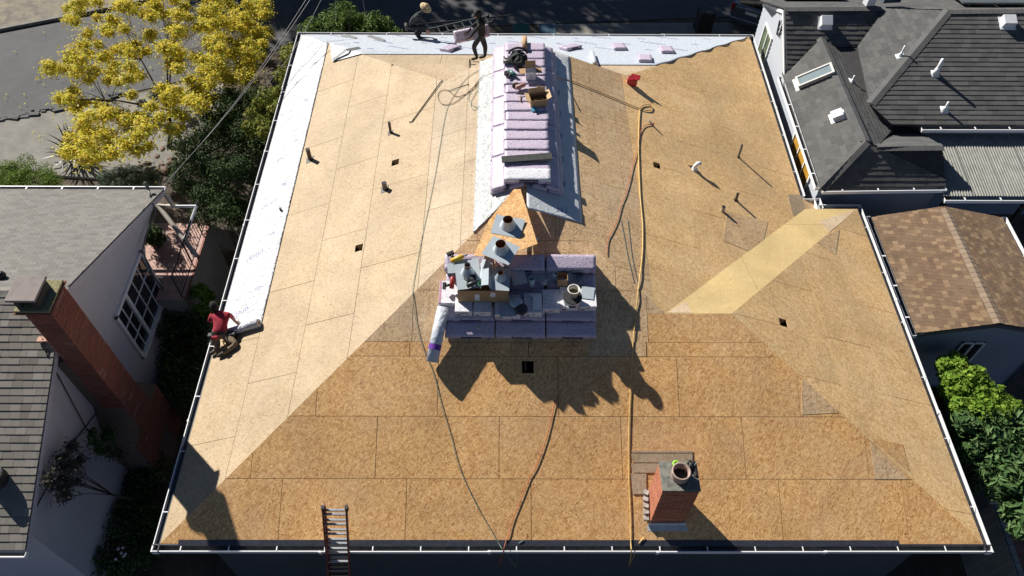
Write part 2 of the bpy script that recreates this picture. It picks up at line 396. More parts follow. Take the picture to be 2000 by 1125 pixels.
# ------------------------------------------------------------------ main house
house = thing('main_house', 'large house with hip roof stripped to bare OSB sheathing', 'house', (7.2, 8.2, GZ))
b = MB()
INS = .45
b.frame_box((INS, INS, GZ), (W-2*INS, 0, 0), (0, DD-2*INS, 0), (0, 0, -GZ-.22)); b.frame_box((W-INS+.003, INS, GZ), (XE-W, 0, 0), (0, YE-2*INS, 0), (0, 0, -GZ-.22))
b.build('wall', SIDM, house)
b = MB()                                                               # soffit / attic floor and fascia
b.frame_box((.02, .02, -.2), (W-.04, 0, 0), (0, DD-.04, 0), (0, 0, .02)); b.frame_box((W-.02, .02, -.2), (XE-W, 0, 0), (0, YE-.04, 0), (0, 0, .02))
b.build('soffit', mat('attic_dark', (.05, .045, .04), .9, .2, 3), house)
b = MB()
for A, B in (((0, 0), (XE, 0)), ((XE, 0), (XE, YE)), ((XE, YE), (W+.38, YE)), ((W+.38, YE), (W+.38, YE+.4)), ((W+.38, YE+.4), (W, YE+.4)), ((W, YE+.4), (W, DD)), ((W, DD), (0, DD)), ((0, DD), (0, 0))):
    A = Vector((*A, -.19)); B = Vector((*B, -.19)); d = (B-A).normalized(); n = Vector((d.y, -d.x, 0)); b.frame_box(A-n*.025-d*0, B-A, n*.02, (0, 0, .165))
b.build('fascia', WHITE, house)
deck = MB()                                                            # rafters under the sheathing
for x in np.arange(.6, 15.6, .61):
    y1 = min(YM, x*SL/SF, (W-x)*SR/SF if x < 11.4 else (XE-x)*SE/SF); y1 = max(y1, .1)
    deck.frame_box((x, .05, -.12), (.04, 0, 0), (0, y1, SF*y1), (0, 0, .1))
for y in np.arange(1.2, 15.5, .61):
    x1 = min(XM, y*SF/SL, (DD-y)*SB/SL if y > 11.6 else 99)
    deck.frame_box((.05, y, -.12), (x1, 0, SL*x1), (0, .04, 0), (0, 0, .1))
    x1 = min(W-XM, y*SF/SR, (DD-y)*SB/SR if y > 11.6 else 99)
    deck.frame_box((W-.05, y, -.12), (-x1, 0, SR*x1), (0, .04, 0), (0, 0, .1))
deck = deck.build('roof', mat('rafter_wood', (.22, .15, .09), .8, .2, 6), house)
ridge_n = Vector((XM, YM, ZM)); ridge_f = Vector((XM, YG, ZM)); dl = Vector((XL, YL, SL*XL)); dr = Vector((XR, YR, SR*(W-XR)))
VJ = Vector((W, YE+.4, 0))
hR = W-HE/SR; yM = HE/SF
faces = {
 'F': (FF, [[(0, 0, 0), (XE, 0, 0), (XER, yM, HE), (HE/SL, yM, HE)], [(HE/SL, yM, HE), (hR, yM, HE), ridge_n]]),
 'L': (FL, [[(0, 0, 0), ridge_n, (XM, YL, ZM), (0, YL, 0)], [dl, (XM, YL, ZM), ridge_f], [(0, YL, 0), dl, (0, DD, 0)]]),
 'R': (FR, [[ridge_n, (hR, yM, HE), (W, YE, 0), (W, YR, 0), dr, ridge_f], [(W, YR, 0), (W, DD, 0), dr]]),
 'B': (FB, [[(0, DD, 0), dl, (XL, YL, SB*(DD-YL)), dr, (W, DD, 0)]]),
 'E': (FE, [[(XE, 0, 0), (XE, YE, 0), (XER, yM, HE)]]),
 'S': (FS, [[(XE, YE, 0), (W, YE, 0), (hR, yM, HE), (XER, yM, HE)]]),
}
# the right face reaches past the valley to a small overhang at the step in the eave
def sq(u, v, pl, fc, s):
    c = fc.uv(on(u, v, pl)); return (c[0]-s, c[0]+s, c[1]-s, c[1]+s)
holes = {'L': [sq(772, 317, 'L', FL, .10), sq(701, 484, 'L', FL, .10)], 'R': [sq(1283, 323, 'R', FR, .10)], 'E': [sq(1530, 630, 'E', FE, .10)], 'F': [sq(1031, 717, 'F', FF, .125)]}
TH = .011
def panel(fc, poly2, m, name='osb_panel', h=0., th=TH, hl=(), parent=None, jit=True):
    if area(poly2) < 0: poly2 = poly2[::-1]
    cx_ = sum(p[0] for p in poly2)/len(poly2); cy_ = sum(p[1] for p in poly2)/len(poly2)
    if name == 'osb_panel':
        q_ = []
        for (x, y) in poly2:
            L_ = math.hypot(x-cx_, y-cy_) or 1; q_.append((x-(x-cx_)/L_*.0022, y-(y-cy_)/L_*.0022))
        poly2 = q_
    parts = [poly2]
    for r in hl:
        parts = [q for p in parts for q in minus_rect(p, r)]
    b = MB(); off = random.uniform(0, 20)
    hh = h+(random.uniform(-.0015, .0015) if jit else 0)
    for p in parts:
        P = [fc.p(u, v, hh) for u, v in p]; b.prism(P, -fc.N*th, uv=[(u+off*0, v) for u, v in p])
    return b.build(name, m, parent or deck)
def shrink_rect(u0, u1, v0, v1, g=.0032): return [(u0+g, v0+g), (u1-g, v0+g), (u1-g, v1-g), (u0+g, v1-g)]
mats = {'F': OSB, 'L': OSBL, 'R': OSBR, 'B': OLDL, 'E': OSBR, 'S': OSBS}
rowoff = {'F': [FF.uv(on(547, 1000, 'F'))[0], FF.uv(on(735, 870, 'F'))[0], FF.uv(on(1090, 750, 'F'))[0], FF.uv(on(803, 600, 'F'))[0]], 'L': [.4, 1.6], 'R': [.3, 1.5], 'B': [0, 1.2], 'E': [.6, 1.8], 'S': [.9, 1.3]}
vx = {'L': FL.uv(on(840, 300, 'L'))[1], 'R': FR.uv(on(1236, 300, 'R'))[1]}
fz = FF.uv(on(1000, 668, 'F'))[1]
for k, (fc, polys) in faces.items():
    ro = rowoff[k]
    for poly in polys:
        pu = [fc.uv(P) for P in poly]
        us = [p[0] for p in pu]; vs2 = [p[1] for p in pu]
        r = 0; v = 0.
        edges = [0.]; 
        while edges[-1] < max(vs2): edges.append(edges[-1]+1.22)
        if k in vx: edges = sorted([e for e in edges if abs(e-vx[k]) > .3]+[vx[k]])
        if k == 'F': edges = [0, 1.22, 2.44, 3.66, fz]+[fz+1.1*i for i in range(1, 5)]
        if k == 'S': edges = [0, .9, 5.5]
        for r in range(len(edges)-1):
            v0, v1 = edges[r], edges[r+1]
            u = min(us)//2.44*2.44-2.44+(ro[r % len(ro)] % 2.44)
            while u < max(us):
                q = inter(shrink_rect(u, u+2.44, v0, v1), pu)
                if len(q) > 2 and abs(area(q)) > .004:
                    m = mats[k]
                    cu = sum(p[0] for p in q)/len(q); cw = fc.p(cu, (v0+v1)/2)
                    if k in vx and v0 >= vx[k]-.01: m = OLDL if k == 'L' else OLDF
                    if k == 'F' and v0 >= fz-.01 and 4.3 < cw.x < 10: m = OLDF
                    panel(fc, q, m, hl=holes.get(k, ()))
                u += 2.44
# patches laid over the sheathing, drawn as quadrilaterals on each plane
def patch(pl, fc, px, m, h=.006, th=.0055):
    q = [fc.uv(on(u, v, pl)) for u, v in px]; q = q if area(q) > 0 else q[::-1]
    q = max((inter(q, [fc.uv(P) for P in poly]) for poly in faces[pl][1]), key=lambda w: abs(area(w)) if len(w) > 2 else 0)
    return panel(fc, q, m, 'osb_patch', h, th, jit=False)
panel(FR, inter([FR.uv(P) for P in [(W+.38, YE+.4, -SR*.38), (W+.38, YE, -SR*.38), (W, YE, 0), (W, YE+.4, 0)]], [(-99, -9), (99, -9), (99, 99), (-99, 99)]), OLDF)
patch('R', FR, [(1538, 380), (1600, 381), (1632, 402), (1560, 432), (1548, 420)], OLDL)
patch('R', FR, [(1420, 414), (1500, 432), (1484, 500), (1412, 470)], OLDF)
patch('F', FF, [(1566, 735), (1612, 737), (1638, 806), (1566, 810)], OLDF)
patch('F', FF, [(1699, 862), (1768, 930), (1770, 936), (1708, 936)], OLDF)
patch('E', FE, [(1702, 856), (1763, 868), (1776, 922)], OSB)
patch('E', FE, [(1640, 448), (1590, 470), (1632, 497)], OLDF)
patch('S', FS, [(1600, 432), (1672, 409), (1620, 455)], OLDL, .005, .0045)
patch('S', FS, [(1300, 611), (1340, 590), (1352, 611)], OLDL, .005, .0045)
patch('F', FF, [(1262, 668), (1262, 696), (1150, 694), (1150, 668)], OLDF)
# boards round the chimney
for i, (v0, v1) in enumerate(((880, 885), (886, 904), (905, 924), (925, 966))):
    x1 = 1352 if i < 2 else (1292 if i == 2 else 1262)
    patch('F', FF, [(1232, v0), (x1, v0), (x1, v1-.8), (1236, v1-.8)], OLDL, .02, .0185)
# gable infill below the ridge at the street side
b = MB(); b.face([dl, ridge_f-Vector((0, 0, .02)), (XM, YG, ZM-.9)]); b.face([ridge_f-Vector((0, 0, .02)), dr, (XM, YG, ZM-.9)]); b.build('gable_infill', OLDF, house)
# valley flashing and tarred seams left by the old roof
b = MB()
for px in ([(1213, 430), (1226, 500), (1238, 552)], [(1226, 430), (1234, 500), (1246, 556)]):
    b.tube([on(u, v, 'R', .004) for u, v in px], .009, 4)
b.build('chalk_line', mat('old_tar_line', (.16, .17, .17), .9, .2, 8), deck)
# gutters --------------------------------------------------------------
LITTER = mat('leaf_litter', (.14, .10, .05), .9, .4, 30)
def gutter(A, B, out, hang=.92, drip=True):
    A = Vector(A); B = Vector(B); d = (B-A).normalized(); o_ = Vector(out); L = (B-A).length
    b = MB(); z = Vector((0, 0, 1)); ns = max(1, int(round(L/3.05)))
    for k in range(ns):
        S = A+d*(L*k/ns)+z*random.uniform(-.006, .003)+o_*random.uniform(-.003, .006); e = d*(L/ns-.004)+z*random.uniform(-.004, .004)
        b.frame_box(S+o_*.012-z*.11, e, o_*.12, z*.006, 1); b.frame_box(S+o_*.13-z*.11, e, o_*.006, z*.105, 0)
        b.frame_box(S+o_*.124-z*.006, e, o_*.018, z*.012, 0); b.frame_box(S+o_*.002-z*.11, e, o_*.008, z*.1, 1)
        if k: b.frame_box(S+o_*.118-z*.115-d*.03, d*.06, o_*.034, z*.125, 0)
    for e in (A, B): b.frame_box(e+o_*.01-z*.11-d*.004, d*.008, o_*.12, z*.1, 0)
    g = b.build('gutter', [WHITE, GUT], house)
    q = MB()
    for k in range(int(L*9)):
        P = A+d*random.uniform(.1, L-.1)+o_*random.uniform(.03, .11)-z*.098; a = random.uniform(0, 3); u1 = Vector((math.cos(a), math.sin(a), .2))*random.uniform(.01, .03); u2 = Vector((-math.sin(a), math.cos(a), .1))*.012
        q.face([P-u1, P+u2, P+u1, P-u2])
    if L > 2: o = q.build('leaf_litter', LITTER, g); o['kind'] = 'stuff'
    n = int(L/hang)
    for i in range(n):
        h = MB(); P = A+d*(hang*(i+.6)); h.frame_box(P+o_*.004+z*.002, d*.02, o_*.125, z*.006); h.build('gutter_hanger', WHITE, g)
    if drip:
        h = MB(); h.frame_box(A+o_*.001-z*.03, d*L, o_*.018, z*.045); h.build('drip_edge', DRIP, g)
    return g
gutter((-.012, -.13, -.02), (XE+.12, -.13+.1, -.02), (0, -1, 0)) if False else None
gutter((-.15, 0, -.02), (XE+.15, 0, -.02), (0, -1, 0)); gutter((0, -.15, -.02), (0, DD+.15, -.02), (-1, 0, 0), 1.3)
gutter((XE, -.15, -.02), (XE, YE+.1, -.02), (1, 0, 0), 1.5); gutter((W, YE+.5, -.02), (W, DD+.15, -.02), (1, 0, 0), 1.5)
gutter((-.15, DD, -.02), (W+.15, DD, -.02), (0, 1, 0), 1.8)
gutter((W+.42, YE+.03, -.02), (XE+.14, YE+.03, -.02), (0, 1, 0), 1.8, False); gutter((W+.38, YE+.05, -.03), (W+.38, YE+.42, -.03), (1, 0, 0), 1.8, False)
b = MB(); b.frame_box(FF.p(.35, -.035, .002), FF.U*13.9, FF.V*.11, FF.N*.004); b.build('starter_strip', DRIP, house)
b = MB(); b.frame_box(FB.p(.1, .0, .012), FB.U*(W-.2), FB.V*.09, FB.N*.004); b.build('eave_flashing', mat('grey_flashing', (.20, .20, .22), .5, .1, 6), house)
# vent pipes -------------------------------------------------------------
def pipe(u, v, pl, fc, h, r, m, collar=.09, cap=None):
    B = on(u, v, pl); b = MB(); b.tube([B-Vector((0, 0, .1)), B+Vector((0, 0, h))], r, 14, 0, False)
    b.tube([B-Vector((0, 0, .05)), B+Vector((0, 0, h-.002))], r*.82, 14, 1); o = b.build('vent_pipe', [m, BLACK], house, False)
    if collar:
        c = fc.uv(B); q = MB(); s = collar
        q.prism([fc.p(c[0]-s*.7, c[1]-s, .008), fc.p(c[0]+s, c[1]-s*.8, .008), fc.p(c[0]+s*.8, c[1]+s*.7, .008), fc.p(c[0]-s*.8, c[1]+s*.8, .008)], -fc.N*.005); q.build('flashing_scrap', BLACK, o)
    return o
pipe(606, 311, 'L', FL, .36, .055, BROWNP, .13); pipe(763, 259, 'L', FL, .34, .035, BROWNP, .09); pipe(752, 369, 'L', FL, .20, .06, mat('tan_pipe', (.24, .20, .15), .6, .2, 20), .12)
pipe(549, 412, 'L', FL, .10, .03, BROWNP, .05)
pipe(1442, 307, 'R', FR, .43, .028, mat('grey_pipe', (.16, .15, .14), .7, .3, 20), .05); pipe(1437, 391, 'R', FR, .24, .035, BROWNP, .07); pipe(1411, 412, 'R', FR, .15, .05, mat('light_pipe', (.45, .40, .34), .6, .2, 20), .05)
B = on(1356, 331, 'R'); b = MB(); b.tube([B, B+Vector((0, 0, .12)), B+Vector((.05, .02, .18)), B+Vector((.13, .04, .18))], .05, 12); b.tube([B, B+Vector((0, 0, .03))], .08, 12); b.build('vent_elbow', WHITE, house, True)
b = MB(); c = FR.uv(on(1352, 327, 'R')); b.prism([FR.p(c[0]-.1, c[1]-.02, .006), FR.p(c[0]+.08, c[1]-.06, .006), FR.p(c[0]+.03, c[1]+.12, .006)], -FR.N*.004); b.build('flashing_scrap', BLACK, house)
# framing lips of the vent openings
for k, lst in holes.items():
    fc = {'L': FL, 'R': FR, 'E': FE, 'F': FF}[k]
    for (u0, u1, v0, v1) in lst:
        for ue in (u1-.006, u0-.004):
            b = MB(); b.frame_box(fc.p(ue, v0, -.14), fc.V*(v1-v0), fc.N*.125, fc.U*.01); b.build('vent_lip', CARD2, house)
# chimney ------------------------------------------------------------------
BR1 = mat_pieces('brick_orange', ((0, (.42, .13, .06)), (.5, (.50, .17, .08)), (1, (.36, .10, .05))), .85, .25, .5, 60, 1.5, .1)
MORT = mat('mortar', (.20, .13, .10), .95, .2, 20); CEM = mat('cement_cap', (.24, .235, .20), .95, .3, 14, bmp=.7)
ch = MB(); CX0, CX1, CY0, CY1, CZ1 = 9.44, 10.10, .35, .90, 1.755
ch.frame_box((CX0+.012, CY0+.012, -.1), (CX1-CX0-.024, 0, 0), (0, CY1-CY0-.024, 0), (0, 0, CZ1-.03+.1)); ch = ch.build('chimney', MORT, house)
def brick_wall(parent, O, d, n, L, z0, z1, m, bl=.2, bh=.065, bw=.04, cap=300, start=0., gap=.01, zf=None):
    """running-bond bricks on one side; returns pieces as (centre, function)"""
    out = []; r = 0; z = z0
    while z+bh <= z1+.002:
        x = -(r % 2)*(bl+gap)/2
        while x < L:
            a, e = max(x, 0), min(x+bl, L)
            if e-a > .03: out.append((a, e, z))
            x += bl+gap
        z += bh+gap; r += 1
    return out
def bricks(parent, sides, z0, z1, m, bl=.2, bh=.065, cap=300, taper=None):
    allp = []
    for (O, d, n, L) in sides:
        O = Vector(O); d = Vector(d); n = Vector(n)
        for a, e, z in brick_wall(parent, O, d, n, L, z0, z1, m, bl, bh):
            if taper and not taper(O+d*(a+e)/2, z): continue
            allp.append((O+d*a+Vector((0, 0, z)), d*(e-a), n*random.uniform(-.003, .002), -n*.03, bh))
    allp.sort(key=lambda p: (p[0]-CP).length); st = MB()
    for i, (P, E, j, dn, h_) in enumerate(allp):
        b = MB() if i < cap else st
        b.frame_box(P+j, E, dn, (0, 0, h_))
        if i < cap: b.build('brick', m, parent)
    if st.v: o = st.build('brick_courses', m, parent); o['kind'] = 'stuff'
bricks(ch, [((CX0, CY0, 0), (1, 0, 0), (0, -1, 0), CX1-CX0), ((CX0, CY1, 0), (0, -1, 0), (-1, 0, 0), CY1-CY0), ((CX1, CY0, 0), (0, 1, 0), (1, 0, 0), CY1-CY0), ((CX1, CY1, 0), (-1, 0, 0), (0, 1, 0), CX1-CX0)], .1, CZ1-.03, BR1)
b = MB(); b.frame_box((CX0-.015, CY0-.015, CZ1-.03), (CX1-CX0+.03, 0, 0), (0, CY1-CY0+.03, 0), (0, 0, .03)); b.build('chimney_cap', CEM, ch, bevel=.008)
b = MB(); b.lathe((9.77, .62, CZ1), [(.16, 0), (.165, .18), (.175, .2), (.155, .21), (.14, .2), (.135, .02), (.001, .02)], 28); fl = b.build('flue_pot', mat('clay_flue', (.42, .30, .25), .8, .2, 10), ch, True)
b = MB(); b.disc((9.77, .62, CZ1+.03), .13, 24); b.build('flue_mesh', BLACK, fl)
b = MB(); b.frame_box((CX0-.03, CY0-.03, .10), (CX1-CX0+.06, 0, 0), (0, .024, 0), (0, 0, .13)); b.prism([(CX0-.05, CY0-.03, .14), (CX0-.05, CY0-.13, .095), (CX1+.07, CY0-.13, .095), (CX1+.05, CY0-.03, .14)], (0, 0, -.006))
b.build('base_flashing', mat('white_flashing', (.62, .63, .64), .5, .15, 10), ch)
b = MB()
for i in range(5): b.box((CX0-.05-random.random()*.03, .42+i*.11, .24+i*.045+.02), (.1, .1, .06), random.uniform(-.4, .4))
o = b.build('step_flashing', mat('torn_flashing', (.5, .46, .42), .7, .3, 14), ch)

# ------------------------------------------------------------------ shingle roofs
def shingle_roof(parent, items, w_, h_, m, th=.011, cap=300, name='shingle', stag=None):
    """items: (Face, [convex 3-D polygons]); the nearest become parts, the rest one stuff mesh"""
    allp = []
    for fc, polys in items:
        for poly in polys:
            pu = [fc.uv(P) for P in poly]; u0, u1 = min(p[0] for p in pu), max(p[0] for p in pu); v0, v1 = min(p[1] for p in pu), max(p[1] for p in pu)
            r = int(v0//h_)
            while r*h_ < v1:
                rr = random.Random(r*31+int(fc.O.x*7)); u = (u0//w_-1)*w_+((r*.37) % 1)*w_
                while u < u1:
                    ww = w_*rr.choice((.75, 1, 1, 1.25)) if w_ > .2 else w_
                    q = inter([(u+.002, r*h_+.001), (u+ww-.002, r*h_+.001), (u+ww-.002, (r+1)*h_), (u+.002, (r+1)*h_)], pu)
                    if len(q) > 2 and abs(area(q)) > .0015:
                        if area(q) < 0: q = q[::-1]
                        allp.append((fc, q, r*h_, rr.uniform(-.002, .003), (fc.p(q[0][0], q[0][1])-CP)))
                    u += ww
                r += 1
    def infrm(d):
        z = d.dot(Fv); x, y = d.dot(Rv)/z*FPX, d.dot(Dv)/z*FPX; return z > 0 and abs(x) < 1010 and abs(y) < 575
    allp.sort(key=lambda a: (not infrm(a[4]), a[4].length)); st = MB()
    for i, (fc, q, vb, dz, _) in enumerate(allp):
        b = MB() if i < cap else st
        top = [fc.p(u, v, .003+(th+dz)*(1-.8*(v-vb)/h_)) for u, v in q]; n = len(b.v); k = len(q)
        b.v += [tuple(p) for p in top]+[tuple(fc.p(u, v, -.004)) for u, v in q]
        b.f.append(tuple(range(n, n+k))); b.m.append(0)
        for j in range(k): b.f.append((n+j, n+k+j, n+k+(j+1) % k, n+(j+1) % k)); b.m.append(0)
        if i < cap: b.build(name, m, parent)
    if st.v: o = st.build(name+'_courses', m, parent); o['kind'] = 'stuff'
def deck_poly(b, poly, d=-.03):
    P = [Vector(p)-Vector((0, 0, .006)) for p in poly]; b.prism(P, (0, 0, d))
def ccw(poly):
    P = [Vector(p) for p in poly]; n = sum(((P[i]-P[0]).cross(P[(i+1) % len(P)]-P[0]) for i in range(1, len(P)-1)), Vector()); return P if n.z > 0 else P[::-1]

# left neighbour ------------------------------------------------------------
SHL = mat_pieces('shingle_grey', ((0, (.13, .115, .095)), (.5, (.23, .21, .18)), (.8, (.17, .155, .13)), (1, (.28, .26, .23))), .9, .35, .5, 90, .8, .15)
LX = -2.53; LF = 9.50; LN = -.12; LRY = 4.55; LRZ = 2.02; LFAR = -10.5
lh = thing('stucco_house', 'lilac-grey stucco house with grey shingle gable roof and brick chimney, left of the big roof', 'house', (-6, 4.5, GZ))
FLn = Face((0, LN, 0), (0, 1), LRZ/(LRY-LN)); FLf = Face((0, LF, 0), (0, -1), LRZ/(LF-LRY))
pn = [(LFAR, LN, 0), (LX, LN, 0), (LX, LRY, LRZ), (LFAR, LRY, LRZ)]; pf = [(LX, LF, 0), (LFAR, LF, 0), (LFAR, LRY, LRZ), (LX, LRY, LRZ)]
b = MB(); deck_poly(b, ccw(pn)); deck_poly(b, ccw(pf)); lr = b.build('roof', mat('roof_felt', (.05, .05, .05), .9), lh)
shingle_roof(lr, [(FLn, [pn])], .21, .155, SHL, .016, 300)
b = MB(); shf = []
q_parent = MB(); 
lr2 = MB(); lr2.frame_box((LFAR, LF-.3, -.06), (LX-LFAR-.01, 0, 0), (0, .25, 0), (0, 0, .02)); lr2 = lr2.build('rear_roof_slope', mat('roof_felt', (.05, .05, .05)), lh)
SHL2 = mat_pieces('shingle_grey_brown', ((0, (.125, .118, .11)), (.5, (.16, .153, .142)), (1, (.19, .182, .17))), .9, .35, .5, 90, .8, .15)
shingle_roof(lr2, [(FLf, [pf])], .20, .12, SHL2, .009, 300)
for i in range(int((LX-LFAR)/.2)):                                     # ridge caps
    b = MB(); x = LX-.15-i*.2; P = Vector((x, LRY, LRZ+.02))
    b.prism([P+Vector((0, -.13, -.055+.0)), P+Vector((.21, -.13, -.06)), P+Vector((.21, 0, 0)), P+Vector((0, 0, .012))], (0, 0, -.012)); b.prism([P+Vector((0, 0, .012)), P+Vector((.21, 0, 0)), P+Vector((.21, .13, -.055)), P+Vector((0, .13, -.045))], (0, 0, -.012))
    if x > -7: b.build('ridge_cap', SHL, lr)
    if x < -7: break
wx = LX-.12
b = MB(); b.face([(wx, 7.62, GZ), (wx, 7.62, -.55), (wx, LRY, -.55), (wx, LRY, GZ)]); b.face([(wx, 7.62, -.55), (wx, 7.9, -.25), (wx, 8.5, -.08), (wx, LF-.2, -.04), (wx, LF-.35, .0), (wx, LRY, LRZ-.1), (wx, LRY, -.55)]); b.face([(wx, LRY, GZ), (wx, LRY, LRZ-.1), (wx, LN+.35, .1), (wx, LN+.35, GZ)]); b.face([(wx, 7.62, GZ), (wx-2.0, 7.62, GZ), (wx-2.0, 7.62, .3), (wx, 7.62, .3)]); b.face([(wx-2.0, 7.62, GZ), (wx-2.0, LF-.4, GZ), (wx-2.0, LF-.4, .12), (wx-2.0, 7.62, .3)]); b.face([(wx, LN+.35, GZ), (wx, LN+.35, .1), (LFAR, LN+.35, .1), (LFAR, LN+.35, GZ)]); b.face([(wx-2.0, LF-.4, GZ), (LFAR, LF-.4, GZ), (LFAR, LF-.4, .12), (wx-2.0, LF-.4, .12)])
b.build('wall', STUC, lh)
b = MB()                                                               # barge boards and gutters
for A, B in (((LX-.02, LN, -.03), (LX-.02, LRY, LRZ-.03)), ((LX-.02, LRY, LRZ-.03), (LX-.02, LF, -.03))):
    A = Vector(A); B = Vector(B); b.frame_box(A, B-A, (.03, 0, 0), (0, 0, -.14))
b.build('barge_board', STUC, lh)
def simple_gutter(parent, A, B, out, m=WHITE):
    A = Vector(A); B = Vector(B); o_ = Vector(out); b = MB(); d = B-A; z = Vector((0, 0, 1))
    b.frame_box(A+o_*.11-z*.1, d, o_*.01, z*.1, 0); b.frame_box(A+o_*.005-z*.1, d, o_*.1, z*.008, 1); b.frame_box(A+o_*.105-z*.004, d, o_*.022, z*.01, 0)
    dd = d.normalized(); b.frame_box(A-dd*.006-z*.1, dd*.01, o_*.12, z*.1); b.frame_box(B-z*.1, dd*.01, o_*.12, z*.1)
    g = b.build('gutter', [m, GUT], parent); n = int(d.length/.95)
    for i in range(n):
        h = MB(); h.frame_box(A+dd*(.5+i*.95)+o_*.01+z*.008, dd*.035, o_*.1, z*.006); h.build('gutter_hanger', WHITE, g)
    return g
simple_gutter(lh, (LFAR, LF+.01, -.01), (LX+.02, LF+.01, -.01), (0, 1, 0)); simple_gutter(lh, (LFAR, LN-.01, -.01), (LX+.02, LN-.01, -.01), (0, -1, 0))
b = MB(); b.tube([(LX+.02, LF-.02, -.15), (LX+.12, LF-.1, -.5), tuple(atz(308, 400, -.6)), tuple(atz(384, 500, -1.15))], .065, 10); b.build('downspout', mat('cream_paint', (.50, .46, .40), .6, .1, 6), lh)
b = MB(); b.tube([atx(288, 362, LX-.3), atx(297, 395, LX-.05)], .03, 8); b.ell(atx(285, 360, LX-.3), (.06, .06, .08), 6); b.tube([atx(u, v, LX+.02) for u, v in ((297, 395), (304, 415), (285, 460), (278, 490), (300, 540), (340, 590))], .022, 8)
b.build('service_mast', mat('mast_grey', (.12, .125, .13), .5, .1, 10), lh, True)
# window in the gable
wq = [atx(u, v, wx) for u, v in ((274.5, 495), (325, 571.5), (280, 698.5), (220, 618))]
Y0, Y1, Z0, Z1 = 5.44, 7.53, -1.98, -.16
wn = MB()
def wbar(b, y0, y1, z0, z1, d=.04, mi=0): b.frame_box((wx+.003, y0, z0), (d, 0, 0), (0, y1-y0, 0), (0, 0, z1-z0), mi)
wbar(wn, Y0, Y1, Z1-.09, Z1, .06); wbar(wn, Y0, Y1, Z0, Z0+.10, .10); wbar(wn, Y0, Y0+.08, Z0, Z1, .06); wbar(wn, Y1-.08, Y1, Z0, Z1, .06)
ysp = Y0+.72; wbar(wn, ysp-.05, ysp+.05, Z0, Z1, .055)
wn = wn.build('window', WHITE, lh)
GLASS = mat('window_glass', (.02, .025, .03), .06, .1, 3)
def pane(parent, y0, y1, z0, z1):
    b = MB(); b.face([(wx+.015, y0, z0), (wx+.015, y1, z0), (wx+.015, y1, z1), (wx+.015, y0, z1)]); b.build('pane', GLASS, parent)
for (a, c2, nc) in ((Y0+.08, ysp-.05, 2), (ysp+.05, Y1-.08, 3)):
    for i in range(nc):
        for j in range(3):
            pane(wn, a+(c2-a)*i/nc, a+(c2-a)*(i+1)/nc-.02, Z0+.1+(Z1-Z0-.19)*j/3, Z0+.1+(Z1-Z0-.19)*(j+1)/3-.02)
    b = MB()
    for i in range(1, nc): y = a+(c2-a)*i/nc; wbar(b, y-.018, y+.008, Z0+.1, Z1-.09, .035)
    for j in range(1, 3): z = Z0+.1+(Z1-Z0-.19)*j/3; wbar(b, a, c2, z-.018, z+.008, .033)
    b.build('muntin', WHITE, wn)
# brick chimney on the gable
BR2 = mat_pieces('brick_red', ((0, (.20, .052, .033)), (.5, (.27, .075, .045)), (.93, (.17, .05, .035)), (1, (.32, .16, .11))), .9, .3, .6, 50, 1.2, .08)
bx0, bx1, by0, by1, bz = -2.42, -1.93, 3.32, 4.02, 3.0
cn = MB(); cn.frame_box((bx0+.012, by0+.012, GZ), (bx1-bx0-.024, 0, 0), (0, by1-by0-.024, 0), (0, 0, bz-GZ-.02))
cn.prism([(wx, by0-.45, -1.7), (bx1-.012, by0-.45, -1.7), (bx1-.012, by0+.0, -.7), (wx, by0, -.7)], (0, 0, -2.1)); cn.prism([(wx, by1, -.7), (bx1-.012, by1, -.7), (bx1-.012, by1+.5, -1.7), (wx, by1+.5, -1.7)], (0, 0, -2.1))
cn.frame_box((wx+.002, by0+.012, GZ), (bx0-wx+.02, 0, 0), (0, by1-by0-.024, 0), (0, 0, 1.2-GZ))
cn = cn.build('chimney', mat('mortar_dark', (.17, .12, .10), .95, .2, 20), lh)
bricks(cn, [((bx0, by0, 0), (1, 0, 0), (0, -1, 0), bx1-bx0), ((bx1, by0, 0), (0, 1, 0), (1, 0, 0), by1-by0)], -2.8, bz-.08, BR2, .2, .062)
bricks(cn, [((bx1, by0-.45, 0), (0, 1, 0), (1, 0, 0), .44)], -3.6, -1.7, BR2, .2, .062, 0); bricks(cn, [((bx1, by1+.003, 0), (0, 1, 0), (1, 0, 0), .49)], -3.6, -1.7, BR2, .2, .062, 0)
b = MB()
for k, e in enumerate((.015, .035, .055)): b.frame_box((bx0-e-.1, by0-e, bz-.09+k*.03), (bx1-bx0+2*e+.1, 0, 0), (0, by1-by0+2*e, 0), (0, 0, .026))
b.build('corbel', BR2, cn)
LCH = mat('mossy_mortar', (.34, .32, .16), .95, .4, 20, bmp=.8, col2=(.12, .10, .06))
b = MB(); b.frame_box((bx0-.14, by0-.03, bz+.001), (bx1-bx0+.17, 0, 0), (0, by1-by0+.06, 0), (0, 0, .05)); b.build('chimney_crown', LCH, cn, bevel=.01)
for xx in (-.08, .28):
    b = MB(); b.frame_box((bx0+xx, by0+.04, bz+.05), (.09, 0, 0), (0, .5, 0), (0, 0, .2)); b.build('cap_pier', mat('soot_brick', (.05, .045, .04), .9), cn)
b = MB(); b.box((bx0+.08, by0+.32, bz+.285), (.56, .60, .06)); b.build('cap_slab', mat('stone_slab', (.25, .215, .20), .9, .12, 6, bmp=.3), cn, bevel=.01)
b = MB(); P = onp(87, 666, FLn.N, FLn.N.dot(FLn.O)); b.box(P+Vector((0, 0, .05)), (.22, .12, .06), .05)
tag(b.build('loose_brick', mat('pink_brick', (.55, .33, .24), .9, .1, 8), bevel=.005), 'pale pink loose brick holding wires at the left shingle edge', 'brick')
wirem = mat('wire_black', (.01, .01, .012), .5)
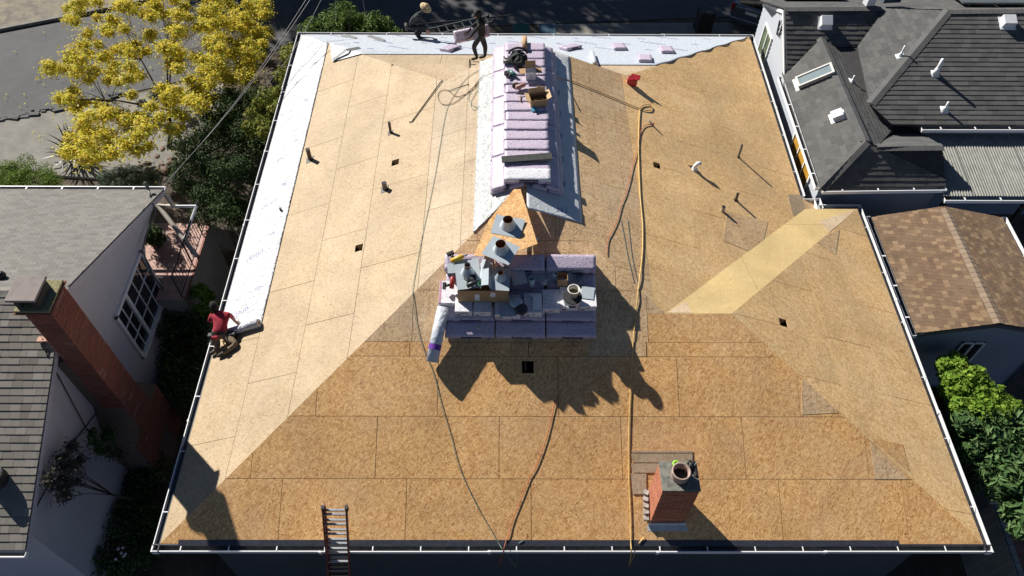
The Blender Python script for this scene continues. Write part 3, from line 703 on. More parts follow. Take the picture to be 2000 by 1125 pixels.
b = MB(); b.tube([P+Vector((0, 0, .09)), P+Vector((.12, -.3, -.1)), atx(120, 745, wx+.03), atx(165, 830, wx+.05), atx(195, 870, wx+.06)], .012, 5); tag(b.build('drooping_wire', wirem), 'thin black wire drooping down the stucco gable wall from the loose brick', 'wire')
b = MB(); b.tube([atx(60, 1010, wx+.03), atx(110, 920, wx+.03), atx(150, 855, wx+.03), atx(190, 805, wx+.03), atx(240, 740, wx+.03)], .012, 5); tag(b.build('wall_cable', wirem), 'thin dark cable running slantwise across the stucco wall below the chimney', 'cable')
b = MB(); b.ell(onp(4, 542, FLf.N, FLf.N.dot(FLf.O))+Vector((0, 0, .08)), (.12, .1, .1), 6); b.build('roof_vent', BLACK, lr2)
b = MB(); P = onp(-4, 938, FLn.N, FLn.N.dot(FLn.O)); b.lathe(P, [(.22, 0), (.2, .25), (.02, .32)], 16); b.build('roof_turbine', BLACK, lr)
# porch ------------------------------------------------------------------
pz = -1.6
porch = thing('porch', 'raised porch with pink paving and black railing beside the stucco house', 'porch', (-2.6, 8.5, GZ))
px0, px1, py0, py1 = wx+.01, -1.87, 7.05, 9.78
b = MB(); b.frame_box((px0, py0, GZ), (px1-px0, 0, 0), (0, py1-py0, 0), (0, 0, pz-GZ-.03)); b.prism([(px0, py1, pz-.035), (px0, 10.6, -2.9), (px1, 10.6, -2.9), (px1, py1, pz-.035)][::-1], (0, 0, -.9)); b.frame_box((px0-2.0, 7.64, GZ), (1.99, 0, 0), (0, py1-7.64, 0), (0, 0, pz-GZ-.032))
b.build('base', PORCHW, porch)
PINK = mat_pieces('pink_tile', ((0, (.42, .23, .19)), (.5, (.50, .30, .25)), (1, (.44, .27, .23))), .8, .1, .2, 60, 1, .2)
for i in range(-8, 3):
    for j in range(10):
        x, y = px0+i*.255+.02, py0+j*.272
        if x < px0-.02 and y < 7.66: continue
        b = MB(); b.frame_box((x, y, pz-.03), (.245, 0, 0), (0, .262, 0), (0, 0, .03+random.uniform(-.002, .002))); b.build('tile', PINK, porch)
EDG = mat('red_tile_edge', (.30, .12, .09), .8, .2, 9)
b = MB(); b.frame_box((px1+.003, py0, pz-.03), (.05, 0, 0), (0, py1-py0, 0), (0, 0, .045)); b.build('edging', EDG, porch)
rail = MB()
for y in (7.1, 8.2, 9.3, 9.75): rail.tube([(px1-.04, y, pz), (px1-.04, y, pz+.9)], .018, 6)
rail.tube([(px1-.04, 7.08, pz+.9), (px1-.04, 9.78, pz+.9)], .02, 6); rail.tube([(px1-.04, 7.08, pz+.12), (px1-.04, 9.78, pz+.12)], .014, 6)
rail.build('railing', DARK, porch)
for i in range(20):
    b = MB(); y = 7.2+i*.13; b.tube([(px1-.04, y, pz+.12), (px1-.04, y, pz+.9)], .009, 5); b.build('baluster', DARK, porch)
b = MB(); A = atz(325, 403, -.55); B = atz(383.5, 403, -.55); D_ = atz(360, 468, -.95); b.tube([A, B], .04, 6); b.tube([B, D_], .04, 6); b.build('handrail', WHITE, porch)

# foliage -----------------------------------------------------------------
def leaf_mat(name, stops, trans=.25, rough=.5):
    m, t, b = nodes(name); MC[name] = m
    g = t.nodes.new('ShaderNodeNewGeometry'); c = ramp(t, g.outputs['Random Per Island'], stops)
    t.links.new(c, b.inputs['Base Color']); b.inputs['Roughness'].default_value = .7; b.inputs['Specular IOR Level'].default_value = .15
    tr = N(t, 'ShaderNodeBsdfTranslucent'); t.links.new(c, tr.inputs[0]); mx = N(t, 'ShaderNodeMixShader'); mx.inputs[0].default_value = trans
    t.links.new(b.outputs[0], mx.inputs[1]); t.links.new(tr.outputs[0], mx.inputs[2]); t.links.new(mx.outputs[0], t.nodes['Material Output'].inputs[0]); return m
def leaves(name, clumps, per, size, m, parent=None, aspect=2., up=.6, shell=.5, flat=1., gauss=False):
    """clumps: (x,y,z,r). diamond leaves, slightly folded, scattered through each clump"""
    cl = np.array(clumps); k = len(cl); n = k*per
    idx = np.repeat(np.arange(k), per); c = cl[idx, :3]; r = cl[idx, 3]
    d = rng.normal(size=(n, 3)); d /= np.linalg.norm(d, axis=1)[:, None]
    rr = r*(shell+(1-shell)*rng.random(n)**.6); rr = r*np.abs(rng.normal(size=n))*.62 if gauss else rr; pos = c+d*rr[:, None]*np.array([1, 1, flat])
    nrm = d*.8+rng.normal(size=(n, 3))*.6+np.array([0, 0, up]); nrm /= np.linalg.norm(nrm, axis=1)[:, None]
    a = np.cross(nrm, rng.normal(size=(n, 3))); a /= np.linalg.norm(a, axis=1)[:, None]; b2 = np.cross(nrm, a)
    s = size*(.6+.8*rng.random(n)); L = a*(s/2)[:, None]; Wd = b2*(s/2/aspect)[:, None]; fold = nrm*(s*.1)[:, None]
    V = np.stack([pos-L, pos+Wd+fold, pos+L, pos-Wd+fold], 1).reshape(-1, 3)
    me = bpy.data.meshes.new(name); me.vertices.add(n*4); me.vertices.foreach_set('co', V.ravel())
    me.loops.add(n*6); base = (np.arange(n)*4)[:, None]; me.loops.foreach_set('vertex_index', (base+np.array([0, 1, 2, 0, 2, 3])).ravel())
    me.polygons.add(n*2); me.polygons.foreach_set('loop_start', np.arange(n*2)*3); me.polygons.foreach_set('loop_total', np.full(n*2, 3))
    me.materials.append(m); me.update(calc_edges=True)
    o = bpy.data.objects.new(name, me); C.objects.link(o)
    if parent is not None: attach(o, parent)
    return o
def projv0(P): d = Vector(P)-CP; return (1000+FPX*d.dot(Rv)/d.dot(Fv), 562.5+FPX*d.dot(Dv)/d.dot(Fv))
def inpoly(x, y, P):
    c = False
    for i in range(len(P)):
        (x0, y0), (x1, y1) = P[i], P[i-1]
        if (y0 > y) != (y1 > y) and x < (x1-x0)*(y-y0)/(y1-y0)+x0: c = not c
    return c
def scatter_px(poly, n, z0, z1, r0, r1, sep=0.):
    """clump centres whose picture falls inside an outline, at real heights between z0 and z1"""
    out = []; xs = [p[0] for p in poly]; ys = [p[1] for p in poly]; tries = 0
    while len(out) < n and tries < n*60:
        tries += 1; u, v = random.uniform(min(xs), max(xs)), random.uniform(min(ys), max(ys))
        if not inpoly(u, v, poly): continue
        P = atz(u, v, random.uniform(z0, z1)); r = random.uniform(r0, r1)
        if sep and any((P-Vector(q[:3])).length < sep for q in out): continue
        out.append((P.x, P.y, P.z, r))
    return out
BARK = mat('bark', (.10, .075, .055), .95, .3, 8, bmp=.8)
YEL = leaf_mat('yellow_leaf', ((0, (.52, .33, .04)), (.2, (.74, .58, .05)), (.55, (.77, .69, .08)), (.85, (.50, .54, .07)), (1, (.74, .62, .32))), .35)
def tree(name, label, base, clumps, per, size, m, rt=.12, group=None, fork=.45, **kw):
    T = thing(name, label, 'tree', base, group); b = MB(); base = Vector(base)
    cen = sum((Vector(c[:3]) for c in clumps), Vector())/len(clumps); fk = base.lerp(cen, fork)
    b.tube([base, base.lerp(fk, .5)+Vector((.08, .05, 0)), fk], [rt, rt*.8, rt*.65], 8)
    mains = [Vector(c[:3]) for c in random.sample(list(clumps), min(9, len(clumps)))]
    for P in mains: b.tube([fk, fk.lerp(P, .5)+Vector((0, 0, .15)), P], [rt*.45, rt*.25, .012], 5)
    for i, c in enumerate(clumps):
        if i % 3 and len(clumps) > 40: continue
        P = Vector(c[:3]); Q = min(mains, key=lambda m: (m-P).length); q0 = fk.lerp(Q, .6)+Vector((0, 0, .12)); b.tube([q0, q0.lerp(P, .5)+Vector((random.uniform(-.1, .1), random.uniform(-.1, .1), .05)), P], [rt*.16, rt*.1, .006], 4)
    b.build('trunk', BARK, T, True); leaves('crown', clumps, per, size, m, T, **kw); return T
ycr = [(130, 10), (250, -20), (520, -10), (525, 60), (500, 150), (410, 160), (395, 230), (330, 270), (250, 310), (180, 318), (120, 300), (140, 245), (150, 215), (85, 190), (95, 110), (140, 95)]
ycl = scatter_px([(130, 10), (250, -20), (430, -20), (430, 160), (410, 170), (395, 230), (330, 270), (250, 310), (180, 318), (120, 300), (140, 245), (150, 215), (85, 190), (95, 110), (140, 95)], 175, -1.5, .3, .14, .36, .27)+scatter_px([(400, -20), (520, -10), (525, 60), (500, 150), (410, 160)], 60, -2.8, -1.6, .2, .4, .3)
tree('yellow_maple', 'tree with bright yellow leaves beside the street at upper left', tuple(atz(330, 292, GZ)), ycl, 620, .10, YEL, .09, aspect=2.3, shell=.0, flat=.7, gauss=True, up=.9)
DKG = leaf_mat('dark_leaf', ((0, (.02, .045, .012)), (.5, (.045, .08, .022)), (.9, (.07, .115, .035)), (1, (.15, .19, .09))), .15, .35)
MDG = leaf_mat('mid_leaf', ((0, (.06, .12, .015)), (.6, (.13, .21, .03)), (1, (.24, .32, .05))), .25)
YGR = leaf_mat('yellow_green_leaf', ((0, (.10, .13, .02)), (.6, (.20, .22, .04)), (1, (.34, .32, .06))), .3)
LIM = leaf_mat('lime_leaf', ((0, (.10, .19, .02)), (.6, (.18, .30, .035)), (1, (.28, .40, .06))), .35)
PUR = leaf_mat('purple_green_leaf', ((0, (.03, .04, .02)), (.6, (.07, .07, .05)), (1, (.14, .10, .13))), .15)
tree('olive_tree', 'dark evergreen tree filling the gap between the stucco house and the white membrane edge', tuple(atz(440, 420, GZ)), scatter_px([(350, 280), (450, 210), (540, 170), (530, 260), (500, 350), (470, 430), (410, 430), (340, 370)], 60, -2.4, -.7, .3, .55, .35), 420, .085, DKG, .1, aspect=2.6, shell=.2)
tree('viburnum_shrub', 'yellow-green shrub rising just outside the far left roof corner', tuple(atz(535, 240, GZ)), scatter_px([(545, 125), (580, 70), (572, 130), (545, 235), (515, 270), (480, 250), (500, 190), (540, 180)], 34, -1.2, -.2, .16, .30, .2), 130, .11, YGR, .05, aspect=1.6, shell=.2)
tree('dark_bush', 'dark leafy bush under the yellow tree, beside the thin wires', tuple(atz(450, 250, GZ)), scatter_px([(400, 190), (500, 170), (520, 230), (450, 280), (370, 280)], 30, -2.8, -1.6, .3, .5, .3), 300, .09, DKG, .06, shell=.2)
tree('laurel_shrub', 'light green long-leaved shrub behind the far gutter, left of the crouching worker', tuple(atz(690, 60, GZ)), scatter_px([(592, 62), (605, 45), (660, 25), (675, 12), (690, 30), (740, 40), (790, 60), (770, 75), (600, 80)], 50, -1.6, -.6, .22, .4, .25), 200, .17, leaf_mat('laurel_leaf', ((0, (.05, .10, .02)), (.6, (.12, .19, .04)), (1, (.26, .33, .10))), .25), .06, aspect=4, shell=.2)
tree('round_bush', 'rounded bright green bush beside the far-left gutter and pavement', tuple(atz(50, 370, GZ)), scatter_px([(-20, 330), (40, 312), (100, 325), (112, 355), (90, 372), (-20, 372)], 34, -3.1, -2.7, .22, .34, .15), 420, .05, MDG, .05, shell=.4)
tree('grey_bush', 'grey-green feathery bush just beyond the left gutter', tuple(atz(240, 365, GZ)), scatter_px([(190, 350), (230, 330), (300, 335), (320, 368), (200, 372)], 22, -3.2, -2.7, .18, .3, .15), 260, .10, leaf_mat('grey_green_leaf', ((0, (.05, .08, .05)), (1, (.15, .20, .13))), .2), .04, aspect=5)
tree('hedge_bush', 'dark hedge between the brick chimney and the big roof', tuple(atz(350, 650, GZ)), scatter_px([(330, 600), (400, 600), (400, 700), (370, 790), (320, 760)], 30, -3.2, -2.2, .3, .45, .3), 260, .10, DKG, .05, shell=.2)
tree('camellia_bush', 'small glossy-leaved bush by the kneeling worker and porch corner', tuple(atz(390, 590, GZ)), scatter_px([(365, 570), (390, 562), (425, 590), (420, 640), (380, 600)], 14, -2.0, -1.5, .14, .22, .12), 110, .12, MDG, .04, aspect=1.8)
pcl = [(*tuple(atx(u, v, -2.65+.16+random.uniform(0, .35))), random.uniform(.10, .2)) for u, v in [(random.uniform(88, 165), random.uniform(850, 990)) for _ in range(60)] if inpoly(u, v, [(103, 870), (125, 890), (150, 850), (165, 920), (140, 985), (90, 960), (88, 925), (118, 930)])]
tree('purple_shrub', 'feathery purple-green shrub against the lower stucco wall', (-2.3, 2.2, GZ), pcl, 170, .065, PUR, .03, aspect=2.8, shell=.0, gauss=True)
tree('rose_shrub', 'loose dark rose shrub in the corner between wall and brick chimney', (-2.2, 2.6, GZ), [(*tuple(atx(random.uniform(175, 235), random.uniform(840, 900), -2.4+random.uniform(0, .3))), .15) for _ in range(14)], 110, .07, DKG, .02, gauss=True, shell=0)
tree('lower_bush', 'dark bush at the bottom left corner beside the gutter corner', tuple(atz(260, 1000, GZ)), scatter_px([(180, 1000), (250, 900), (330, 880), (300, 1000), (290, 1100), (200, 1125)], 50, -3.6, -2.8, .25, .4, .25), 220, .08, DKG, .05, shell=.2)
FLW = mat('white_flower', (.7, .6, .6), .7); REDF = mat('red_flower', (.65, .03, .05), .6)
fw = thing('white_flowers', 'cluster of small white flowers in the shade at bottom left', 'flowers', tuple(atz(236, 1083, -2.8)))
for (u, v) in ((231, 1072), (240, 1070), (237, 1080), (245, 1082), (242, 1086), (226, 1092)):
    b = MB(); b.ell(atz(u, v, -2.6), (.035, .035, .025), 5); b.build('bloom', FLW, fw, True)
b = MB(); b.tube([atz(240, 1120, GZ), atz(238, 1080, -2.6)], .01, 5); b.build('stem', MDG, fw)
vine = tree('lime_vine', 'bright lime-green leafy vine below the garage window', (17.0, 4.4, GZ), scatter_px([(1838, 715), (1865, 700), (1900, 720), (1945, 770), (1988, 795), (1950, 815), (1880, 800), (1845, 760)], 60, -.9, -.35, .16, .28, .18), 190, .10, LIM, .04, aspect=1.5)
rh = tree('rhododendron', 'large-leaved dark green shrub at the right picture edge', (17.6, 2.6, GZ), scatter_px([(1860, 790), (1930, 800), (2010, 810), (2015, 1060), (1985, 1030), (1960, 985), (1925, 930), (1900, 900), (1870, 840)], 95, -1.05, -.35, .17, .3, .18), 80, .21, leaf_mat('glossy_leaf', ((0, (.03, .07, .02)), (.6, (.07, .13, .04)), (1, (.14, .22, .09))), .15, .25), .06, aspect=3.2, shell=.3)
rf = thing('red_flowers', 'two red blossoms at the top of the lime-green vine', 'flowers', tuple(atz(1885, 712, -.4)))
for (u, v) in ((1880, 711), (1893, 718), (1887, 715), (1898, 721)):
    b = MB(); b.ell(atz(u, v, -.3), (.05, .05, .03), 5); b.build('bloom', REDF, rf, True)
tree('gap_ivy', 'dark ivy in the shaded gap right of the big roof', tuple(atz(1840, 860, GZ)), scatter_px([(1815, 715), (1850, 790), (1890, 920), (1900, 970), (1870, 930), (1830, 800)], 30, -3.5, -2.6, .2, .3, .2), 180, .09, DKG, .03)
# strap-leaved plant
fx = thing('flax_plant', 'spiky dark bronze flax plant with long blades beside the pavement', 'plant', tuple(atz(150, 310, GZ)))
BRZ = mat('bronze_blade', (.09, .075, .06), .5, .3, 10)
for i in range(70):
    a = random.uniform(0, 2*math.pi); L = random.uniform(.8, 1.5); P = Vector(fx.location)+Vector((random.uniform(-.15, .15), random.uniform(-.15, .15), 0)); el = random.uniform(.35, 1.2)
    d = Vector((math.cos(a)*math.cos(el), math.sin(a)*math.cos(el), math.sin(el))); s_ = d.cross(Vector((0, 0, 1))).normalized()*.03
    m1 = P+d*L*.6; e = P+d*L+Vector((0, 0, -.25*L*math.cos(el))); b = MB(); b.poly([P-s_, P+s_, m1+s_, m1-s_, e, m1+Vector((0, 0, -.01))], [(0, 1, 2, 3), (3, 2, 4)]); b.build('blade', BRZ, fx)
WORDN = 'first second third fourth fifth sixth seventh eighth ninth tenth eleventh twelfth'.split()
# garden soil rocks
rk = mat('garden_rock', (.25, .17, .13), .9, .3, 5, bmp=.6)
for i, u in enumerate(sorted(random.uniform(270, 350) for _ in range(12))):
    v = random.uniform(285, 335); b = MB(); P = atz(u, v, GZ+.05); b.ell(P, (random.uniform(.08, .2), random.uniform(.08, .16), random.uniform(.06, .12)), 5, ax=Matrix.Rotation(random.random()*3, 3, 'Z'))
    tag(b.build('garden_rock', rk), f'reddish rock in the bed under the yellow tree, {WORDN[i]} from the left', 'rock', 'rocks in the bed under the yellow tree')
b = MB()
for k in range(300):
    u, v = random.gauss(250, 110), random.gauss(200, 70); P = atz(u, v, GZ+.085); a = random.uniform(0, 3); q1 = Vector((math.cos(a), math.sin(a), .15))*.05; q2 = Vector((-math.sin(a), math.cos(a), .05))*.025; b.face([P-q1, P+q2, P+q1, P-q2])
tag(b.build('fallen_leaves', YEL), 'scattered yellow leaves on the street and pavement under the yellow tree', 'leaves', None, 'stuff')
# potted plant on the porch
pp = thing('potted_plant', 'bushy dark pot plant standing on the pink porch', 'plant', tuple(atz(307, 480, pz)))
b = MB(); b.lathe(pp.location, [(.12, .0), (.17, .28), (.15, .28), (.14, .22), (.001, .22)], 16); b.build('pot', mat('dark_pot', (.08, .05, .04), .7), pp, True)
P = pp.location; leaves('foliage', [(P.x, P.y, P.z+.5, .3), (P.x+.1, P.y, P.z+.35, .25)], 500, .09, DKG, pp)
# big trees beyond the picture that shade the street
for i, (x, y) in enumerate(((-16.3, 37), (-12, 36), (-7.5, 35), (-3, 37), (1.5, 35.5), (5.5, 37))):
    cl = [(x+random.uniform(-2.6, 2.6), y+random.uniform(-2.2, 2.2), random.uniform(0, 9.5), random.uniform(1.0, 1.7)) for _ in range(46)]
    tree('street_tree', f'tall dark tree across the street outside the picture, {WORDN[i]} from the left', (x, y, GZ), cl, 130, .5, DKG, .3, 'tall trees across the street')

# ------------------------------------------------------------------ right neighbour
SHD = mat_pieces('shingle_charcoal', ((0, (.05, .052, .056)), (.5, (.075, .077, .08)), (1, (.10, .10, .102))), .9, .4, .5, 90, 1.2, .12)
rh_ = thing('charcoal_roof_house', 'house with complex charcoal shingle roof and white siding at upper right', 'house', (19, 14, GZ))
WX = 15.00
def plane(P, up, s):
    """roof plane through P rising along up with slope s: returns Face and pixel projector"""
    fc = Face(P, up, s); return fc, (lambda u, v: onp(u, v, fc.N, fc.N.dot(fc.O)))
f2, p2 = plane((WX-.07, 9.42, .347), (1, 0), .60)                      # R2 left slope
e_ = p2(1691, 276); f1, p1 = plane((15.56, 9.40, .327), (0, 1), (e_.z-.327)/(e_.y-9.40))
fr1, pr1 = plane((WX-.05, 15.65, 1.546), (0, 1), .72)
def plane3(A, B, D):
    n = (B-A).cross(D-A).normalized(); n = n if n.z > 0 else -n
    return plane(tuple(A), (-n.x, -n.y), math.hypot(n.x, n.y)/n.z)
x1_ = pr1(1722, 15).x; z3 = 2.0
for _ in range(20): z3 = 1.546+.44*(atz(1852, 21, z3).x-x1_)
A3_ = atz(1852, 21, z3); f3l, p3l = plane(tuple(A3_), (1, 0), .44); B3_ = p3l(1699, 204)
f3, p3 = plane(tuple(A3_), (0, 1), (A3_.z-B3_.z)/(A3_.y-B3_.y)); q_ = p2(1645, 172); f2r, p2r = plane(tuple(q_), (-1, 0), .42)
fbk, pbk = plane((16.5, 15.67, 1.546), (0, -1), .38); fsm, psm = plane(tuple(p1(1780, 286.5)), (0, -1), .5)
polyR = [(f2, [[p2(*q) for q in ((1528, 141), (1604, 367), (1691, 276), (1603, 74))]]),
         (f2r, [[p2r(*q) for q in ((1603, 74), (1691, 276), (1699, 204), (1637, 92), (1610, 75))], [p2r(*q) for q in ((1691, 276), (1713, 286), (1744, 252), (1699, 204))]]),
         (f1, [[p1(*q) for q in ((1604, 368), (1847, 363), (1841, 286), (1714, 287), (1691, 276))]]),
         (fsm, [[psm(*q) for q in ((1713, 288), (1745, 258), (1800, 261), (1841, 286))]]),
         (fr1, [[pr1(*q) for q in ((1532, 16), (1537, 140), (1603, 74), (1612, 15.5))], [pr1(*q) for q in ((1612, 15.5), (1603, 74), (1637, 92), (1675, 91), (1722, 28), (1720, 15))]]),
         (f3l, [[p3l(*q) for q in ((1722, 27), (1675, 91), (1699, 204), (1852, 21))], [p3l(*q) for q in ((1722, 27), (1852, 21), (1722, 17))]]),
         (f3, [[p3(*q) for q in ((1852, 21), (1699, 204), (1742, 243), (2060, 247), (2060, 18))]]),
         (fbk, [[pbk(*q) for q in ((1532, 16), (1852, 19), (2060, 16), (2060, -60), (1440, -60), (1488, 2))]])]
b = MB()
for fc, ps in polyR:
    for q in ps: deck_poly(b, ccw(q), -.04)
b.face([pr1(1637, 92)-Vector((0, 0, .02)), pr1(1675, 91)-Vector((0, 0, .02)), p3(1699, 204)-Vector((0, 0, .01)), p2r(1697, 204)]); b.face([p2r(1742, 243), p3(1797, 247), psm(1800, 261), psm(1745, 258)])
rr_ = b.build('roof', mat('flat_roof_membrane', (.045, .045, .048), .85, .2, 5), rh_)
shingle_roof(rr_, [(fc, [ccw(q) for q in ps]) for fc, ps in polyR], .26, .15, SHD, .016, 300)
CAPM = mat_pieces('ridge_cap_charcoal', ((0, (.07, .072, .076)), (1, (.10, .10, .104))), .9, .3, .4, 80)
def caps(parent, A, B, m=CAPM, wd=.14, ln=.17, name='ridge_cap'):
    A = Vector(A); B = Vector(B); d = (B-A); L = d.length; d.normalize(); s_ = d.cross(Vector((0, 0, 1))).normalized(); up = s_.cross(d)
    n = int(L/ln)
    for i in range(n):
        b = MB(); P = A+d*ln*i+up*.035
        b.prism([P, P+d*(ln+.03)-up*.008, P+d*(ln+.03)+s_*wd-up*.052, P+s_*wd-up*.044][::-1], -up*.01); b.prism([P, P+d*(ln+.03)-up*.008, P+d*(ln+.03)-s_*wd-up*.052, P-s_*wd-up*.044], -up*.01)
        b.build(name, m, parent)
caps(rr_, p2(1603, 74), p2(1691, 276)); caps(rr_, p2(1691, 276), p1(1604, 367)) ; caps(rr_, p3(1852, 21), p3(1699, 204)); caps(rr_, p1(1714, 287), p1(1841, 286)); caps(rr_, pr1(1532, 16), pr1(1720, 15))
caps(rr_, p3(1853, 21), p3(2040, 19))
# walls
b = MB()
pk = pr1(1532, 16); eL = p2(1528, 141); eN = p2(1604, 367)
n_ = 24
prof = [(17.46, .61), (15.65, 1.509), (14.02, .36), (9.52, .347)]
def ztop(y):
    for (ya, za), (yb, zb) in zip(prof[:-1], prof[1:]):
        if yb <= y <= ya: return za+(zb-za)*(ya-y)/(ya-yb)
    return .33
ys = np.linspace(9.52, 17.46, 40)
for y0, y1 in zip(ys[:-1], ys[1:]): b.face([(WX+.02, y0, GZ), (WX+.02, y0, ztop(y0)-.03), (WX+.02, y1, ztop(y1)-.03), (WX+.02, y1, GZ)])
z = GZ
while z < 1.45:                                                           # lap siding on the white wall
    ya = [y for y in ys if ztop(y) > z+.2]
    if len(ya) > 1: b.poly([(WX+.02, ya[0], z), (WX-.006, ya[0], z), (WX+.014, ya[0], z+.15), (WX+.02, ya[-1], z), (WX-.006, ya[-1], z), (WX+.014, ya[-1], z+.15)], [(1, 4, 5, 2), (0, 3, 4, 1), (0, 1, 2), (3, 5, 4)])
    z += .15
b.build('side_wall', SIDW, rh_)
b = MB(); b.face([(WX+.02, 9.52, GZ), (18.16, 9.52, GZ), (18.16, 9.52, .3), (WX+.02, 9.52, .3)])
z = GZ
while z < .1: b.poly([(WX+.02, 9.52, z), (WX+.02, 9.49, z), (WX+.02, 9.515, z+.18), (18.16, 9.52, z), (18.16, 9.49, z), (18.16, 9.515, z+.18)], [(1, 2, 5, 4), (0, 1, 4, 3)]); z += .18
b.face([(18.16, 9.52, GZ), (18.16, 12.2, GZ), (18.16, 12.2, -.2), (18.16, 10.2, .2), (18.16, 9.52, .3)]); b.face([(18.0, 12.3, GZ), (24, 12.3, GZ), (24, 12.3, -.05), (18.0, 12.3, -.05)])
b.build('front_wall', SIDD, rh_)
simple_gutter(rh_, p1(1606, 367)-Vector((0, 0, .02)), p1(1847, 364)-Vector((0, 0, .02)), (0, -1, 0)); simple_gutter(rh_, p3(1800, 247)-Vector((0, 0, .02)), p3(2060, 247)-Vector((0, 0, .02)), (0, -1, 0))
simple_gutter(rh_, (WX-.08, 9.37, .317), (WX-.08, 14.04, .317), (-1, 0, 0))
b = MB(); b.frame_box((WX-.04, 14.02, .38), (.03, 0, 0), (0, 1.63, 1.14), (0, 0, -.1)); b.frame_box((WX-.04, 15.65, 1.52), (.03, 0, 0), (0, 1.8, -.88), (0, 0, -.1)); b.build('barge_board', WHITE, rh_)
def wall_window(parent, y0, y1, z0, z1, mull, glass, frame=.06, label=None):
    b = MB(); x = WX-.05
    def bar(a, c, e, f, d=.05): b.frame_box((x, a, e), (d, 0, 0), (0, c-a, 0), (0, 0, f-e))
    bar(y0, y1, z1-frame, z1, .06); bar(y0, y1, z0, z0+frame, .06); bar(y0, y0+frame, z0+frame, z1-frame); bar(y1-frame, y1, z0+frame, z1-frame)
    for m in mull: bar(y0+(y1-y0)*m-.025, y0+(y1-y0)*m+.025, z0+frame, z1-frame)
    w_ = b.build('window', [WHITE], parent)
    ed = [y0+frame]+[y0+(y1-y0)*m for m in mull]+[y1-frame]
    for a, c in zip(ed[:-1], ed[1:]):
        q = MB(); q.face([(x+.03, a+.02, z0+frame), (x+.03, c-.02, z0+frame), (x+.03, c-.02, z1-frame), (x+.03, a+.02, z1-frame)]); q.build('pane', glass, w_)
    return w_
OCH = mat('amber_blind', (.55, .30, .04), .5, .25, 3)
wall_window(rh_, 10.16, 11.99, -.718, .083, (.33, .66), OCH); wall_window(rh_, 15.85, 16.77, -.913, .395, (.5,), mat('green_pane', (.20, .26, .16), .15, .3, 3))
for (u, v, u2, v2) in ((1517, 68, 1523, 40), (1521, 72, 1529, 46)):
    b = MB(); b.tube([atx(u, v, WX-.03), atx(u2, v2, WX-.03)], .025, 6); b.build('wall_vent', DARK, rh_)
# skylight, vents and pipes of the charcoal roof
def roof_box(fc, prj, u, v, wd, ln, h, m, name, lip=True):
    P = prj(u, v); b = MB(); b.frame_box(P-fc.U*wd/2-fc.V*ln/2-fc.N*.0, fc.U*wd, fc.V*ln, fc.N*h)
    if lip: b.frame_box(P-fc.U*(wd/2+.05)-fc.V*(ln/2+.08), fc.U*(wd+.1), fc.V*(ln+.12), fc.N*.025)
    return b.build(name, m, rh_, bevel=.012)
VW = mat('vent_white', (.72, .74, .76), .5, .05, 6)
roof_box(fr1, pr1, 1611, 44, .34, .30, .2, VW, 'box_vent'); roof_box(f3, p3, 1966, 45, .36, .30, .2, VW, 'box_vent'); roof_box(f2, p2, 1637, 228, .28, .30, .16, VW, 'box_vent')
for (u, v, fc, prj, h, r) in ((1758, 110, f3l, p3l, .35, .025), (1826, 145, f3, p3, .5, .045), (1844, 215, f3, p3, .28, .03), (1664, 160, f2r, p2r, .22, .025)):
    P = prj(u, v); b = MB(); b.tube([P, P+Vector((0, 0, h))], r, 10); b.tube([P, P+Vector((0, 0, h*.45))], [r*2.2, r*1.2], 10); b.prism([P-fc.U*.11-fc.V*.11+fc.N*.02, P+fc.U*.11-fc.V*.11+fc.N*.02, P+fc.U*.11+fc.V*.11+fc.N*.02, P-fc.U*.11+fc.V*.11+fc.N*.02], -fc.N*.01)
    b.build('vent_pipe', VW, rh_, True)
sk = [p2(*q) for q in ((1557, 162), (1622, 132), (1630, 147), (1565, 170))]
cs = f2.uv(p2(1593, 151)); b = MB(); O = f2.p(cs[0]-.22, cs[1]-.52)
b.frame_box(O, f2.U*.44, f2.V*.06, f2.N*.13); b.frame_box(O+f2.V*.98, f2.U*.44, f2.V*.06, f2.N*.13); b.frame_box(O+f2.V*.06, f2.U*.05, f2.V*.92, f2.N*.13); b.frame_box(O+f2.V*.06+f2.U*.39, f2.U*.05, f2.V*.92, f2.N*.13); b.frame_box(O-f2.V*.1-f2.U*.05, f2.U*.54, f2.V*.1, f2.N*.02)
skb = b.build('skylight', mat('skylight_frame', (.50, .50, .47), .5, .1, 8), rh_)
b = MB(); b.frame_box(O+f2.V*.06+f2.U*.05+f2.N*.08, f2.U*.34, f2.V*.92, f2.N*.02); b.build('pane', mat('skylight_glass', (.20, .25, .27), .15, .1, 3), skb)
# roof panels on the back slope at the top of the picture
SPM = mat('solar_glass', (.10, .12, .12), .2, .15, 4)
for i in range(5):
    cx = 20.56+i*1.05; b = MB(); O = Vector((cx, 17.35, fbk.p(0, 0).z)); P = onp(1500, 0, fbk.N, fbk.N.dot(fbk.O)); y = 16.1; zb = 1.546-.38*(y-15.67)
    b.frame_box((cx, y, zb+.12), (1.0, 0, 0), (0, 1.6, -.25), (0, 0, .04)); o = b.build('solar_panel', SPM, rh_)
    b = MB(); b.frame_box((cx+.3, y+.1, zb-.1), (.04, 0, 0), (0, .05, 0), (0, 0, .24)); b.frame_box((cx-.01, y-.012, zb+.11), (1.02, 0, 0), (0, .01, 0), (0, 0, .06)); b.build('panel_frame', STEEL, o)
for i in range(2):
    cx = 15.3+i*1.0; y = 16.8; zb = 1.546-.38*(y-15.67); b = MB(); b.frame_box((cx, y, zb+.1), (.98, 0, 0), (0, 1.6, -.55), (0, 0, .04)); b.build('solar_panel', SPM, rh_)
b = MB(); P = pr1(1697, 10); b.box(P+Vector((0, .05, .12)), (.3, .2, .22), .3); b.build('roof_hood', VW, rh_)
